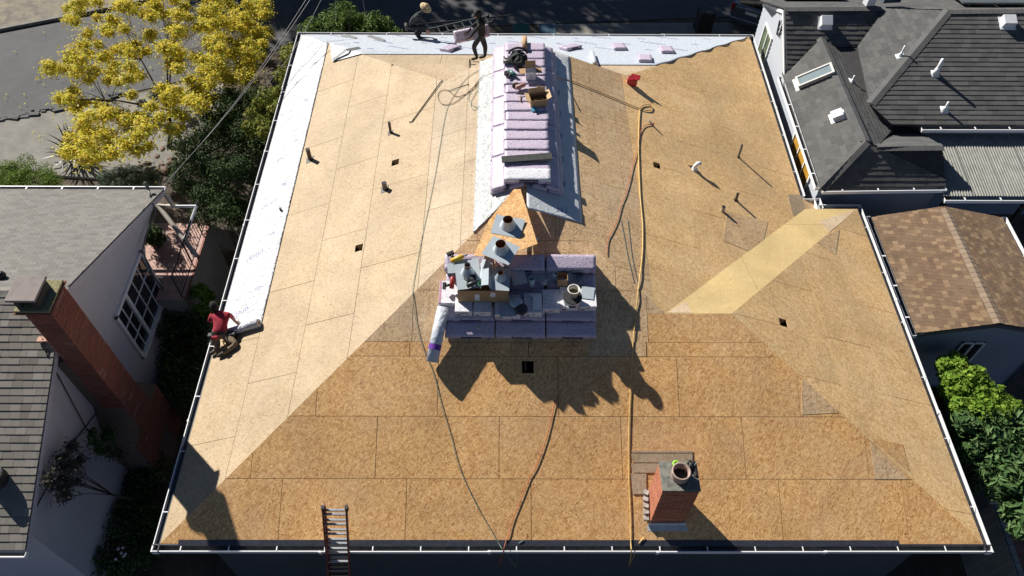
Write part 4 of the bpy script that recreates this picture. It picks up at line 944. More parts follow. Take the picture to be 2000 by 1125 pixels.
b = MB(); P = pr1(1745, 8); b.box(P+Vector((0, .3, .12)), (.55, .3, .35), .1); b.build('roof_cabinet', mat('blue_grey_metal', (.12, .16, .2), .5, .3, 5), rh_)
# corrugated patio cover
cvr = thing('corrugated_cover', 'pale grey corrugated patio cover behind the brown garage', 'awning', (21, 12, GZ))
fcv, pcv = plane((20, 9.17, .22), (0, 1), .12); CORR = mat('corrugated_sheet', (.29, .29, .26), .7, .15, 5, bmp=.1)
for i in range(6):
    b = MB(); x0 = 18.17+i*.82
    sk_ = -.0
    xs_ = np.linspace(x0, x0+.81, 44); yb, yt = 9.17, 11.3
    vv = []
    for k, x in enumerate(xs_):
        zz = .018*math.sin((x-x0)/.074*2*math.pi)+(i % 2)*.006
        vv += [(x, yb, .22+zz), (x-.0, yt, .22+.12*(yt-yb)+zz)]
    b.poly(vv, [(2*k, 2*k+2, 2*k+3, 2*k+1) for k in range(len(xs_)-1)]); b.build('corrugated_sheet', CORR, cvr, True)
simple_gutter(cvr, (18.2, 9.15, .19), (23.1, 9.15, .19), (0, -1, 0))
for x in (18.4, 20.6, 22.8):
    b = MB(); b.frame_box((x, 9.3, GZ), (.1, 0, 0), (0, .1, 0), (0, 0, .1-GZ)); b.build('post', DARK, cvr)

# brown garage -------------------------------------------------------------
gz = -.1
gar = thing('garage', 'small garage with brown patchwork shingles and slate siding at right', 'garage', (19.2, 8.2, GZ))
gx0, gx1, gy0, gy1 = 16.25, 19.7, 5.0, 8.7; gxm = (gx0+gx1)/2; gs = .24; gzr = gz+gs*(gxm-gx0)
# ridge from the picture
fgl, pgl = plane((gx0, 8, gz), (1, 0), gs); rA, rB = pgl(1840, 408), pgl(1955, 626); gxm = (rA.x+rB.x)/2; gzr = gz+gs*(gxm-gx0); gx1 = 2*gxm-gx0
BRW = mat_pieces('shingle_brown', ((0, (.13, .074, .038)), (.3, (.165, .095, .048)), (.66, (.19, .112, .057)), (.78, (.25, .155, .08)), (.9, (.30, .195, .105)), (1, (.15, .09, .046))), .9, .3, .5, 90, 1.2, .1)
fgr = Face((gx1, 8, gz), (-1, 0), gs)
pgL = [(gx0, gy0, gz), (gxm, gy0, gzr), (gxm, gy1, gzr), (gx0, gy1, gz)]; pgR = [(gx1, gy0, gz), (gx1, gy1, gz), (gxm, gy1, gzr), (gxm, gy0, gzr)]
b = MB(); deck_poly(b, ccw(pgL)); deck_poly(b, ccw(pgR)); gr_ = b.build('roof', mat('roof_felt', (.05, .05, .05)), gar)
shingle_roof(gr_, [(fgl, [ccw(pgL)]), (fgr, [ccw(pgR)])], .115, .125, BRW, .012, 300)
CPB = mat_pieces('ridge_cap_brown', ((0, (.22, .15, .10)), (1, (.28, .20, .13))), .9, .3, .4, 80)
caps(gr_, (gxm, gy0, gzr), (gxm, gy1, gzr), CPB, .12, .15)
b = MB(); b.face([(gx0+.1, gy0+.12, GZ), (gx1-.1, gy0+.12, GZ), (gx1-.1, gy0+.12, gz), (gxm, gy0+.12, gzr-.04), (gx0+.1, gy0+.12, gz)])
b.face([(gx0+.1, gy1-.1, GZ), (gx0+.1, gy1-.1, gz), (gxm, gy1-.1, gzr-.04), (gx1-.1, gy1-.1, gz), (gx1-.1, gy1-.1, GZ)]); b.face([(gx1-.1, gy0, GZ), (gx1-.1, gy1, GZ), (gx1-.1, gy1, gz), (gx1-.1, gy0, gz)])
z = GZ
while z < gzr-.3:
    hw = (gx1-gx0)/2-.11 if z < gz-.1 else max(.1, (gzr-z-.15)/gs); hw = min(hw, (gx1-gx0)/2-.11)
    b.poly([(gxm-hw, gy0+.118, z), (gxm-hw, gy0+.095, z), (gxm-hw, gy0+.115, z+.12), (gxm+hw, gy0+.118, z), (gxm+hw, gy0+.095, z), (gxm+hw, gy0+.115, z+.12)], [(1, 4, 5, 2), (0, 3, 4, 1)]); z += .12
b.build('front_wall', SIDD, gar)
b = MB(); b.face([(gx0+.1, gy0+.12, GZ), (gx0+.1, gy0+.12, gz), (gx0+.1, gy1-.1, gz), (gx0+.1, gy1-.1, GZ)]); b.build('side_wall', SIDW, gar)
simple_gutter(gar, (gx0-.01, gy0-.05, gz-.01), (gx0-.01, gy1+.03, gz-.01), (-1, 0, 0)); simple_gutter(gar, (gx1+.01, gy0-.05, gz-.01), (gx1+.01, gy1+.03, gz-.01), (1, 0, 0))
b = MB(); b.frame_box((gx0, gy0-.02, gz-.02), (gxm-gx0, 0, gzr-gz), (0, .03, 0), (0, 0, -.12)); b.frame_box((gx1, gy0-.02, gz-.02), (gxm-gx1, 0, gzr-gz), (0, .03, 0), (0, 0, -.12)); b.build('barge_board', mat('slate_trim', (.06, .07, .09), .6), gar)
qa, qb = aty(1925, 667, gy0+.1), aty(1862, 703, gy0+.1)
x0, x1, z0, z1 = aty(1880, 667, gy0+.1).x, qa.x, qb.z, qa.z
b = MB()
for a in ((x0, x1, z1-.04, z1), (x0, x1, z0, z0+.04), (x0, x0+.04, z0, z1), (x1-.04, x1, z0, z1), ((x0+x1)/2-.025, (x0+x1)/2+.025, z0, z1)): b.frame_box((a[0], gy0+.09, a[2]), (a[1]-a[0], 0, 0), (0, -.04-.004*random.random(), 0), (0, 0, a[3]-a[2]))
gw = b.build('window', WHITE, gar)
for i in range(2):
    b = MB(); xa = x0+.03+(x1-x0)/2*i; b.face([(xa, gy0+.085, z0), (xa+(x1-x0)/2-.06, gy0+.085, z0), (xa+(x1-x0)/2-.06, gy0+.085, z1), (xa, gy0+.085, z1)]); b.build('pane', GLASS, gw)
# fence at the lower right
fn = thing('board_fence', 'weathered grey board fence capped with flat boards at bottom right', 'fence', tuple(atz(1975, 1050, GZ)))
FW = mat_pieces('grey_fence_board', ((0, (.20, .19, .17)), (1, (.32, .30, .27))), .9, .3, .6, 30, 2, .2); TRW = mat('terracotta', (.30, .14, .09), .85, .2, 6)
A = atz(1937, 983, -1.9); B = atz(1990, 1135, -1.9); d = (B-A); L = d.length; d.normalize(); s_ = Vector((-d.y, d.x, 0))
n_ = 9
for i in range(n_):
    b = MB(); P = A+d*(L*i/n_); b.frame_box(P-s_*.0, d*(L/n_-.012), s_*.17, (0, 0, -.03)); b.build('cap_board', FW, fn)
for i in range(14):
    b = MB(); P = A+d*(L*i/14)+s_*.02; b.frame_box(P, d*(L/14-.008), s_*.025, (0, 0, GZ-A.z)); b.build('fence_board', FW, fn)
b = MB(); b.tube([A-s_*.05-d*.03, A+s_*.22-d*.05], .05, 8); b.build('rail_end', FW, fn)
tp = thing('planter_edge', 'terracotta tiled planter edge beside the grey fence', 'planter', tuple(atz(1985, 1050, GZ)))
for i in range(6):
    b = MB(); P = A+d*(L*i/6)+s_*.24+Vector((0, 0, -.1)); b.frame_box(P, d*(L/6-.015), s_*.2, (0, 0, -.12)); b.build('coping_tile', TRW, tp)

# ------------------------------------------------------------------ underlayment sheets
def membrane_mat(name, col, crease):
    m, t, b = nodes(name); f = noise(t, 3, 5); c = mixc(t, math_(t, 'MULTIPLY', f, .18), col, (.52, .56, .62)); t.links.new(c, b.inputs['Base Color'])
    b.inputs['Roughness'].default_value = .5; bump(t, b, noise(t, 5, 3, .5, dist=2.2), crease, .05); return m
MEMW = membrane_mat('underlayment_white', (.52, .535, .56), 1.0); MEMS = membrane_mat('underlayment_silver', (.41, .42, .41), 1.0); MEMB = membrane_mat('underlayment_blue_white', (.45, .49, .55), .5); MEMG = membrane_mat('underlayment_grey', (.52, .55, .57), .35)
INK = mat('lavender_ink', (.20, .20, .40), .6, .1, 8)
def strip_marks(fc, org, ang, n, L, h, z, b):
    """a run of slanted strokes, illegible at this distance as in the photograph"""
    c, s_ = math.cos(ang), math.sin(ang)
    def q(x, y): u_, v_ = org[0]+x*c-y*s_, org[1]+x*s_+y*c; return fc.p(u_, v_, drape_h(u_, v_))
    x = 0
    for i in range(n):
        wd = L/n*random.uniform(.35, .6); sl_ = h*.25
        k = random.random()
        b.face([q(x, 0), q(x+wd*.4, 0), q(x+wd*.4+sl_, h), q(x+sl_, h)])
        if k < .6: b.face([q(x+wd*.4, 0), q(x+wd*1.2, 0), q(x+wd*1.2, h*.22), q(x+wd*.4, h*.22)])
        if k > .3: b.face([q(x+wd*.4+sl_, h*.78), q(x+wd*1.2+sl_, h*.78), q(x+wd*1.2+sl_, h), q(x+wd*.4+sl_, h)])
        if .2 < k < .8: b.face([q(x+wd*.4+sl_*.5, h*.42), q(x+wd+sl_*.5, h*.42), q(x+wd+sl_*.5, h*.6), q(x+wd*.4+sl_*.5, h*.6)])
        x += L/n
def drape(name, label, fc, fn, nu, nv, m, amp=.006, freq=(3, 8), base=.014, seed=1, group=None):
    """thin sheet over a roof plane: fn(s,t)->(u,v) in plane coordinates; wrinkled, 3 mm thick"""
    r = random.Random(seed); ph = [(r.uniform(0, 6), r.uniform(.5, 1)*freq[0], r.uniform(-1, 1)*freq[1], r.uniform(.4, 1)) for _ in range(7)]
    b = MB(); V = []
    global drape_h
    drape_h = lambda u, v: base+.003+amp*sum(a*max(0, math.sin(p+u*fu+v*fv))**4 for (p, fu, fv, a) in ph)
    for j in range(nv+1):
        for i in range(nu+1):
            u, v = fn(i/nu, j/nv); w_ = 0
            for (p, fu, fv, a) in ph: w_ += a*max(0, math.sin(p+u*fu+v*fv))**4
            e = min(i, nu-i, 2)/2*min(j, nv-j, 2)/2
            V.append(fc.p(u, v, base+amp*w_*(.25+.75*e)))
    k = nu+1; F_ = [(j*k+i, j*k+i+1, (j+1)*k+i+1, (j+1)*k+i) for j in range(nv) for i in range(nu)]
    b.poly(V, F_); o = b.build(name, m, None, True); so_ = o.modifiers.new('thickness', 'SOLIDIFY'); so_.thickness = .003; so_.offset = -1
    return tag(o, label, 'underlayment', group)
# orientation helpers: left plane U points towards -y, V up the slope
yn, yf = 4.72, DD-.02
def fl_left(s, t):
    y = yn+(yf-yn)*t; v = .01+s*1.2; hip = (DD-y)*(SB/SL)*math.sqrt(1+SL*SL)-.01; v = min(v, max(hip, .0)); return (-y, v)
mL = drape('underlayment_sheet', 'long wrinkled white underlayment strip with lavender print along the left eave', FL, fl_left, 26, 170, MEMW, .012, (5, 9), .014, 3)
b = MB()
for i in range(13):
    y = 5.1+i*.86; strip_marks(FL, (-y-.05+(i % 2)*.1, .32+(i % 2)*.45), rad(68 if i % 2 else 118), 8 if i % 2 == 0 else 4, .5 if i % 2 == 0 else .2, .12, .040, b)
b.build('printed_marks', INK, mL)['kind'] = 'stuff'
def fb_(s, t):
    u = .02+(W-.04)*s; vmax = 1.0*(2.42 if True else 0); xw = W-u
    # right edge torn on a diagonal, left edge on the hip
    lim_l = xw*(SL/SB)*math.sqrt(1+SB*SB)+.01
    e = on(650, 107, 'B'); 
    top = 2.62 if xw < 8 else 2.62+ (FB.uv(on(1200, 128, 'B'))[1]-2.62)*min(1, (xw-8)/1.0)
    lim_r = (W-xw)*(SR/SB)*math.sqrt(1+SB*SB)*.98+.02+.05*math.sin(xw*9)+.03*math.sin(xw*23)
    v = .06+(min(top, lim_l, lim_r)-.06)*t
    return (u, max(v, .04))
topL = FB.uv(on(800, 107, 'B'))[1]; topR = FB.uv(on(1200, 128, 'B'))[1]
def fb_(s, t):
    u = .02+(W-.04)*s; xw = W-u
    lim_l = xw*(SL/SB)*math.sqrt(1+SB*SB)-.005
    top = topL if xw < 8 else topR if xw > 9 else topL+(topR-topL)*(xw-8)
    lim_r = (W-xw)*(SR/SB)*math.sqrt(1+SB*SB)*1.0-.0+.04*math.sin(xw*9)*(1 if xw > 10.8 else 0)
    return (u, max(.1+(min(top, lim_l, lim_r)-.1)*t, .05))
mB = drape('underlayment_sheet', 'wide blue-white underlayment with slanting lavender print covering the street-side slope', FB, fb_, 220, 20, MEMB, .003, (2, 3), .017, 5)
b = MB(); k = 0
for r_i in range(3):
    for i in range(13):
        xw = 1.6+i*1.05+(r_i % 2)*.5; v = .45+r_i*.75
        if v+.4 > min((W-xw)*1.0, xw*1.0, 2.4) or xw > W-.8: continue
        big_ = (i+r_i) % 2 == 0
        strip_marks(FB, (W-xw, v), math.pi-rad(28) if False else rad(180-32)+math.pi, 12 if big_ else 4, .8 if big_ else .25, .1, .026, b)
b.build('printed_marks', INK, mB)['kind'] = 'stuff'
def fr_(s, t): 
    # ridge strip on the left slope
    y = 5.86+s*(YL-5.86+.3) ; v0 = FL.uv((5.93, 0, SL*5.93))[1]; v1 = FL.uv((XM-.0, 0, ZM))[1]
    if y < YM: v1 = min(v1, FL.uv((y*SF/SL, 0, y*SF))[1])
    ym = gable_y(6.3)
    return (-min(y, ym), v0+(v1-v0)*t if v1 > v0 else v0)
drape('underlayment_sheet', 'crumpled silver-white underlayment strip running up the left side of the ridge', FL, fr_, 90, 18, MEMS, .012, (4, 5), .014, 9)
def frr(s, t):
    y = 6.15+s*(YR-6.15-.05); v0 = FR.uv((8.28, 0, SR*(W-8.28)))[1]; v1 = FR.uv((7.07, 0, SR*(W-7.07)))[1]; return (y, v0+(v1-v0)*t)
mR = drape('underlayment_sheet', 'grey-blue underlayment strip on the right side of the ridge under the bundles', FR, frr, 90, 18, MEMG, .008, (4, 4), .014, 12)
b = MB()
for i in range(7): strip_marks(FR, (6.5+i*.8, FR.uv((7.95, 0, SR*(W-7.95)))[1]), rad(100), 3, .28, .16, .03, b)
b.build('printed_marks', INK, mR)['kind'] = 'stuff'
# folded corner flap and grey metal strips
q = [FL.uv(on(u, v, 'L')) for u, v in ((645, 86), (650, 122), (708, 106))]
b = MB(); b.prism([FL.p(*p, .03) for p in (q if area(q) > 0 else q[::-1])], -FL.N*.004); tag(b.build('underlayment_flap', MEMW), 'small folded-over triangle of white underlayment at the far left hip', 'underlayment')
STR = mat('strip_grey', (.16, .165, .17), .6, .1, 9)
def strip(label, pts, wd=.1):
    b = MB()
    for A, B in zip(pts[:-1], pts[1:]):
        A = Vector(A); B = Vector(B); d = (B-A); s_ = d.cross(Vector((0, 0, 1))).normalized()*wd/2; b.frame_box(A-s_, d, s_*2, (0, 0, .004))
    return tag(b.build('flashing_strip', STR), label, 'metal strip')
strip('short grey metal strip nearest the far left gutter corner', [on(668, 68, 'B', .04), on(695, 75, 'B', .04)], .16); strip('grey metal strip on the blue-white underlayment left of the crouching worker', [on(719, 70, 'B', .04), on(750, 80, 'B', .04)], .16)
strip('bent grey metal strip lying across the far left hip', [on(650, 117, 'L', .06), on(676, 98, 'B', .05), on(703, 93, 'B', .04)], .13)

# ------------------------------------------------------------------ shingle bundles
def bundle_mesh(name, L, Wd, H, seed, m, nx=14, ny=5):
    r = random.Random(seed); b = MB(); V = []
    for j in range(ny+1):
        for i in range(nx+1):
            x = -L/2+L*i/nx; y = -Wd/2+Wd*j/ny; edge = (i in (0, nx)) or (j in (0, ny))
            V.append((x+r.uniform(-.003, .003), y+r.uniform(-.003, .003), H/2-(.003 if edge else 0)+r.uniform(-.0022, .0022)))
    n0 = len(V); ring = [i for i in range(nx+1)]+[j*(nx+1)+nx for j in range(1, ny+1)]+[ny*(nx+1)+i for i in range(nx-1, -1, -1)]+[j*(nx+1) for j in range(ny-1, 0, -1)]
    mid = []
    for k, zz, e in ((0, H*.2, .006), (1, -H*.3, .004), (2, -H/2, -.006)):
        mid.append(len(V))
        for i in ring:
            x, y, _ = V[i]; V.append((x+(e if x > L/2-.01 else -e if x < -L/2+.01 else 0)+r.uniform(-.002, .002), y+(e if y > Wd/2-.01 else -e if y < -Wd/2+.01 else 0), zz))
    F_ = [(j*(nx+1)+i, j*(nx+1)+i+1, (j+1)*(nx+1)+i+1, (j+1)*(nx+1)+i) for j in range(ny) for i in range(nx)]
    prev = ring; nr = len(ring)
    for s0 in mid:
        cur = [s0+k for k in range(nr)]
        for k in range(nr): F_.append((prev[k], cur[k], cur[(k+1) % nr], prev[(k+1) % nr]))
        prev = cur
    F_.append(tuple(prev)[::-1] if False else tuple(reversed(prev)))
    b.poly(V, F_); o = b.build(name, m, None, True); me = o.data; bpy.data.objects.remove(o)
    s_ = MB(); s_.frame_box((-L*.18, -Wd/2-.009, -H*.25), (L*.42, 0, 0), (0, .006, 0), (0, 0, H*.55)); o = s_.build('wrapper_slot', mat('wrapper_dark', (.03, .025, .06), .5)); sm = o.data; bpy.data.objects.remove(o)
    return me, sm
BL, BW_, BH = 1.0, .33, .088
BM = [bundle_mesh('bundle_wrap', BL, BW_, BH, k, LAV) for k in range(5)]
BMW = bundle_mesh('bundle_wrap_white', BL, BW_, BH, 9, WHT)
def M4(R, loc): return Matrix.Translation(Vector(loc)) @ R.to_4x4()
def bundle(label, loc, R, group=None, k=None, white=False, slot=True, scale=1.):
    me, sm = BMW if white else BM[random.randrange(5) if k is None else k]
    o = bpy.data.objects.new('shingle_bundle', me); C.objects.link(o); o.matrix_basis = M4(R, loc) @ Matrix.Scale(scale, 4); tag(o, label, 'shingle bundle', group)
    if slot: c = bpy.data.objects.new('wrapper_slot', sm); C.objects.link(c); c.parent = o
    return o
def ordn(i): return ('first', 'second', 'third', 'fourth', 'fifth', 'sixth', 'seventh', 'eighth', 'ninth', 'tenth', 'eleventh', 'twelfth', 'thirteenth', 'fourteenth', 'fifteenth', 'sixteenth')[i]
GR1 = 'lavender shingle bundles straddling the ridge'
I3 = Matrix.Identity(3); RZ = lambda a: Matrix.Rotation(a, 3, 'Z')
ys_row = [7.02+i*.334 for i in range(16)]
for i, y in enumerate(ys_row):
    if y > 11.95: break
    z = 2.935+random.uniform(-.004, .006)+(.0 if i > 1 else 0)
    if i == 0:
        bundle('lavender bundle at the near end of the ridge row, under the white-wrapped bundle', (7.09, y, 2.93), I3, GR1)
        bundle('white-wrapped bundle lying on top at the near end of the ridge row', (7.09, y-.03, 3.025), I3, GR1, white=True)
        continue
    bundle(f'lavender bundle lying flat across the ridge, {ordn(i)} from the near end', (7.1+random.uniform(-.025, .025), y, z), Matrix.Rotation(random.uniform(-.03, .03), 3, 'Z') @ Matrix.Rotation(rad(-4), 3, 'X'), GR1, slot=i % 3 != 1)
RL = FL.mat() ; RR = FR.mat()
for side, fc, R_, word in (('L', FL, RL, 'left'), ('R', FR, RR, 'right')):
    for lay in range(2):
        for i in range(5):
            for c in range(2):
                if c == 1 and lay == 1: continue
                yc = 7.3+i*1.03+lay*.0
                xw = 6.53+c*.36 if side == 'L' else 7.60-c*.36
                if side == 'R' and lay == 0: xw += .1
                if side == 'L' and lay == 0 and c == 0: xw -= .06
                if yc > 11.7: continue
                zz = SL*xw if side == 'L' else SR*(W-xw); P = Vector((xw, yc, zz))+fc.N*(.02+BH*(lay+.5))
                outer = c == 0
                bundle(f"{'upper' if lay else 'lower'} {'outer' if outer else 'inner'} lavender bundle, {word} of the ridge, {ordn(i)} from the near end", P, R_ @ RZ(random.uniform(-.02, .02)), GR1, slot=outer)
# pile on the front slope
GR2 = 'lavender shingle bundles piled on the front slope'
RF = FF.mat(); cols = [(5.89, 'left'), (6.93, 'middle'), (7.98, 'right')]
rows = [(4.20, 2, 'front'), (4.53, 3, 'second'), (4.87, 2, 'third'), (5.20, 2, 'fourth'), (5.54, 5, 'back')]
for x, cw in cols:
    for s_, nl, rw in rows:
        for l in range(nl):
            P = FF.p(x+random.uniform(-.015, .015), s_+random.uniform(-.008, .008), .018+BH*(l+.5))
            bundle(f'{rw}-row lavender bundle, {cw} stack of the front pile, {ordn(l)} layer up', P, RF @ RZ(random.uniform(-.012, .012)), GR2)
# loose bundles on the street-side slope
RBf = FB.mat()
for (u, v, a, lab) in ((880, 94, 60, 'loose lavender bundle on the blue-white underlayment left of the standing worker'), (1114, 92, 40, 'loose lavender bundle nearest the ridge on the right street-side slope'), (1209, 91, 92, 'loose lavender bundle left of the last pair on the street-side slope'), (1260, 114, 84, 'loose lavender bundle closest to the bare sheathing on the street-side slope'), (1302, 97, 88, 'rightmost loose lavender bundle on the street-side slope')):
    bundle(lab, on(u, v, 'B', .075), RBf @ RZ(rad(180+a)) @ Matrix.Diagonal((.62, 1.12, 1)), 'loose bundles on the street-side slope')
# held bundle
hbR = Matrix.Rotation(rad(-14), 3, 'Y') @ Matrix.Rotation(rad(48), 3, 'X')

# ------------------------------------------------------------------ boxes, vents and tools on the pile
def at(s_, x, h): return FF.p(x, s_, h)
def xs(u, v, h): P = on(u, v, 'F', h*math.sqrt(1+SF*SF)); return FF.uv(P)
ZC = 2.06
def carton(label, u0, u1, v, z0=ZC, ln=.5, ht=.15, group='white accessory cartons on the front pile'):
    """white accessory carton standing level; u0,u1: its front bottom corners seen at row v"""
    A = atz(u0, v, z0); B_ = atz(u1, v, z0); wd = B_.x-A.x-.014; y = (A.y+B_.y)/2
    T = thing('accessory_carton', label, 'carton', (A.x+wd/2, y+ln/2, z0), group); X = A.x; rz = 0
    b = MB(); b.frame_box((X+.007, y+.007, z0), (wd-.014, 0, 0), (0, ln-.014, 0), (0, 0, ht-.03)); b.build('tray', WHT, T)
    b = MB(); b.frame_box((X, y, z0+ht-.055), (wd, 0, 0), (0, ln, 0), (0, 0, .055)); b.build('lid', WHT, T, bevel=.006)
    b = MB(); b.frame_box((X+wd*.38, y+.003, z0+.075), (wd*.26, 0, 0), (0, .006, 0), (0, 0, .03)); b.build('handle_hole', BLACK, T)
    b = MB(); b.frame_box((X+wd*.08, y+.003, z0+.02), (wd*.25, 0, 0), (0, .005, 0), (0, 0, .025)); b.build('printed_band', mat('maroon_ink', (.10, .03, .04), .6), T)
    return T
hb = .018+BH*4+.002; h2 = hb
for lab, u0, u1, v in (('white carton at the left end of the carton row, below the brown box', 889, 924, 617), ('second white carton in the row, below the middle of the brown box', 925, 961, 618),
                       ('wider white carton with a round stain on its lid, left of the gap', 966, 1018, 623), ('white carton under the torn paper, left of centre', 1023, 1060, 619),
                       ('sunlit white carton with the largest bright lid', 1060, 1095, 612), ('white carton under the grey-lidded bucket', 1094, 1131, 607), ('rightmost white carton of the front pile', 1131, 1166, 607)):
    carton(lab, u0, u1, v)
A_ = atz(856, 592, 2.17); T = thing('white_bundle', 'white-wrapped pack with small print at the left edge of the pile', 'pack', A_); b = MB(); b.frame_box(A_-Vector((0, 0, .13)), (.48, 0, 0), (0, .58, 0), (0, 0, .13)); b.build('wrap', WHT, T, bevel=.01)
b = MB(); b.frame_box(A_+Vector((.004, .006, .0005)), (.045, 0, 0), (0, .56, 0), (0, 0, .002)); b.build('pink_band', mat('pink_band', (.45, .22, .32), .6), T)
# big brown carton (open top)
def open_box(name, label, cat, O, U, V, Nn, m=CARD, m2=CARD2, flaps=(60, 100, 110, 80), fl=.5, skip=()):
    O, U, V, Nn = Vector(O), Vector(U), Vector(V), Vector(Nn); T = thing(name, label, cat, O+U/2+V/2); t = .006
    u, v, n = U.normalized(), V.normalized(), Nn.normalized(); b = MB()
    b.frame_box(O, U, V, n*t); b.frame_box(O+n*t, U, v*t, Nn); b.frame_box(O+V-v*t+n*t, U, v*t, Nn); b.frame_box(O+v*t+n*t, u*t, V-v*2*t, Nn); b.frame_box(O+U-u*t+v*t+n*t, u*t, V-v*2*t, Nn); b.build('body', m, T)
    for i, (P, E, out, ln) in enumerate(((O+Nn, U, -v, V.length*fl), (O+U+Nn, V, u, U.length*fl*.6), (O+V+Nn+U, -U, v, V.length*fl), (O+V+Nn, -V, -u, U.length*fl*.6))):
        if i in skip: continue
        a = rad(flaps[i]); d = out*math.sin(a)+n*math.cos(a); b = MB(); b.frame_box(P+n*t, E, d*ln, (d.cross(E)).normalized()*.004); b.build('flap', m2, T)
    return T
hbox = hb+.13; ZB = ZC+.154; BT = .37
A_ = atz(895, 590, ZB); BX, BY = A_.x, A_.y
T = open_box('brown_carton', 'long brown cardboard box on the left of the pile, carrying roof vent flashings', 'carton', (BX, BY, ZB), (1.02, 0, 0), (0, .62, 0), (0, 0, BT), skip=(0, 1, 2, 3))
b = MB(); b.frame_box((BX+.34, BY-.004, ZB+.06), (.1, 0, 0), (0, .003, 0), (0, 0, .2)); b.build('shipping_label', PAPER, T)
b = MB(); b.frame_box((BX+.64, BY-.004, ZB+.2), (.1, 0, -.03), (0, .003, 0), (.03, 0, .13)); b.build('shipping_label', PAPER, T)
def onbox(x, y, h=0.): return Vector((BX+x, BY+y, ZB+BT+.012+h))
topz = hbox+.275
def vent(label, C0, R_, sx, sy, r0, r1, hc, tilt=0, group='galvanised roof vent flashings'):
    """flat galvanised sheet with an open cone"""
    T = thing('vent_flashing', label, 'vent flashing', C0, group); R = R_; b = MB()
    O = Vector(C0)-R @ Vector((sx/2, sy/2, 0)); b.frame_box(O, R @ Vector((sx, 0, 0)), R @ Vector((0, sy, 0)), R @ Vector((0, 0, .003))); b.build('sheet', GALV, T)
    cx = Vector(C0)+R @ Vector((0, .02, .003)); b = MB(); b.lathe(cx, [(r0, 0), (r0*.97, .01), (r1*1.02, hc*.8), (r1, hc)], 28, 0, R); b.lathe(cx, [(r1, hc), (r1*.94, hc-.004), (r0*.72, .006)], 28, 1, R); b.build('cone', [GALV, RUST], T, True)
    b = MB(); b.disc(cx+R @ Vector((0, 0, .004)), r0*.75, 24, 0, R); b.build('opening', RUST, T); return T
RX = lambda a: Matrix.Rotation(a, 3, 'X'); RYm = lambda a: Matrix.Rotation(a, 3, 'Y')
# loose sheathing panel laid level over the front of the ridge
q = [(992, 372), (1042, 462), (1046, 478), (942, 488), (948, 420)]
pz_ = 2.98
b = MB(); pp_ = [atz(u, v, z_) for (u, v), z_ in zip(((1003, 370), (1016, 368), (1050, 476), (985, 500), (925, 500), (955, 430)), (2.92, 2.92, 2.93, 2.93, 2.93, 2.93))]
b.prism([p for p in pp_][::-1], (0, 0, -.012), uv=[(p.x, p.y) for p in pp_][::-1]); tag(b.build('loose_osb_panel', OSB), 'loose OSB offcut bridging the ridge and the pile, under two large vents', 'osb panel')
for (u, v) in ((1010, 395), (1035, 465), (950, 480)):
    b = MB(); P = atz(u, v, 2.918); gz_ = roof_z(P.x, P.y)+.011; b.frame_box(P-Vector((.05, .05, 0)), (.1, 0, 0), (0, .1, 0), (0, 0, gz_-2.918)); tag(b.build('support_block', CARD2), f'small wood block propping the loose OSB offcut at its {"ridge" if v < 400 else "right" if u > 1000 else "left"} end', 'wood block')
vent('large galvanised vent flashing nearest the ridge, on the loose OSB offcut', atz(992, 442, 2.95), RZ(rad(-14)) @ RX(rad(4)), .62, .5, .17, .105, .2)
vent('large galvanised vent flashing overlapping the first, lower on the OSB offcut', atz(978, 489, 3.0), RZ(rad(-28)) @ RX(rad(6)), .62, .5, .165, .105, .2)
vent('galvanised vent flashing with narrow cone on the left of the brown box', onbox(.20, .40, .04), RZ(rad(8)) @ RX(rad(3)), .50, .74, .14, .06, .28)
vent('small galvanised vent flashing at the right end of the brown box', onbox(.86, .26, .05), RZ(rad(-4)) @ RX(rad(3)), .38, .56, .12, .06, .19)
b = MB()
pts = [(0, .0), (.0, .14), (.02, .15)]
prof = [(-.10, .0), (-.08, .02), (-.07, .11), (.07, .13), (.09, .02), (.14, .0)]
for (x0_, z0_), (x1_, z1_) in zip(prof[:-1], prof[1:]):
    b.face([onbox(.55+x0_, .02, .04+z0_), onbox(.55+x1_, .02, .04+z1_), onbox(.55+x1_, .68, .04+z1_), onbox(.55+x0_, .68, .04+z0_)])
o = b.build('bent_flashing', GALV); o.modifiers.new('t', 'SOLIDIFY').thickness = .003; tag(o, 'long folded galvanised channel between the two vents on the brown box', 'flashing')
# blue-grey sheets and pans behind
b = MB(); P0 = atz(1000, 550, 2.2); b.frame_box(P0, (.95, 0, 0), (0, .46, .14), (0, 0, .004)); b.frame_box(P0+Vector((.14, .44, .135)), (.56, 0, 0), (0, .03, 0), (0, 0, .06)); tag(b.build('flashing_pan', GALV), 'wide flat galvanised sheet in the shaded middle of the pile', 'metal sheet')
P0 = atz(1074, 542, 2.24); b = MB(); b.frame_box(P0-Vector((.04, .06, 0)), (.34, 0, 0), (0, .42, .13), (0, 0, .004))
T = thing('pipe_flashing', 'pipe flashing with short white stub right of the flat sheet', 'pipe flashing', P0); b.build('sheet', GALV, T)
b = MB(); b.lathe(P0+Vector((.12, .06, .03)), [(.075, 0), (.05, .08), (.05, .1), (.035, .1), (.03, .01)], 20, 0, RF); b.build('collar', WHITE, T, True)
P0 = atz(1038, 556, 2.215); b = MB(); T = thing('sheet_metal_tube', 'short upright galvanised tube standing on the flat sheet', 'metal tube', P0); b.lathe(P0, [(.07, 0), (.07, .22), (.062, .22), (.062, .01), (.001, .01)], 24); b.build('tube', GALV, T, True)
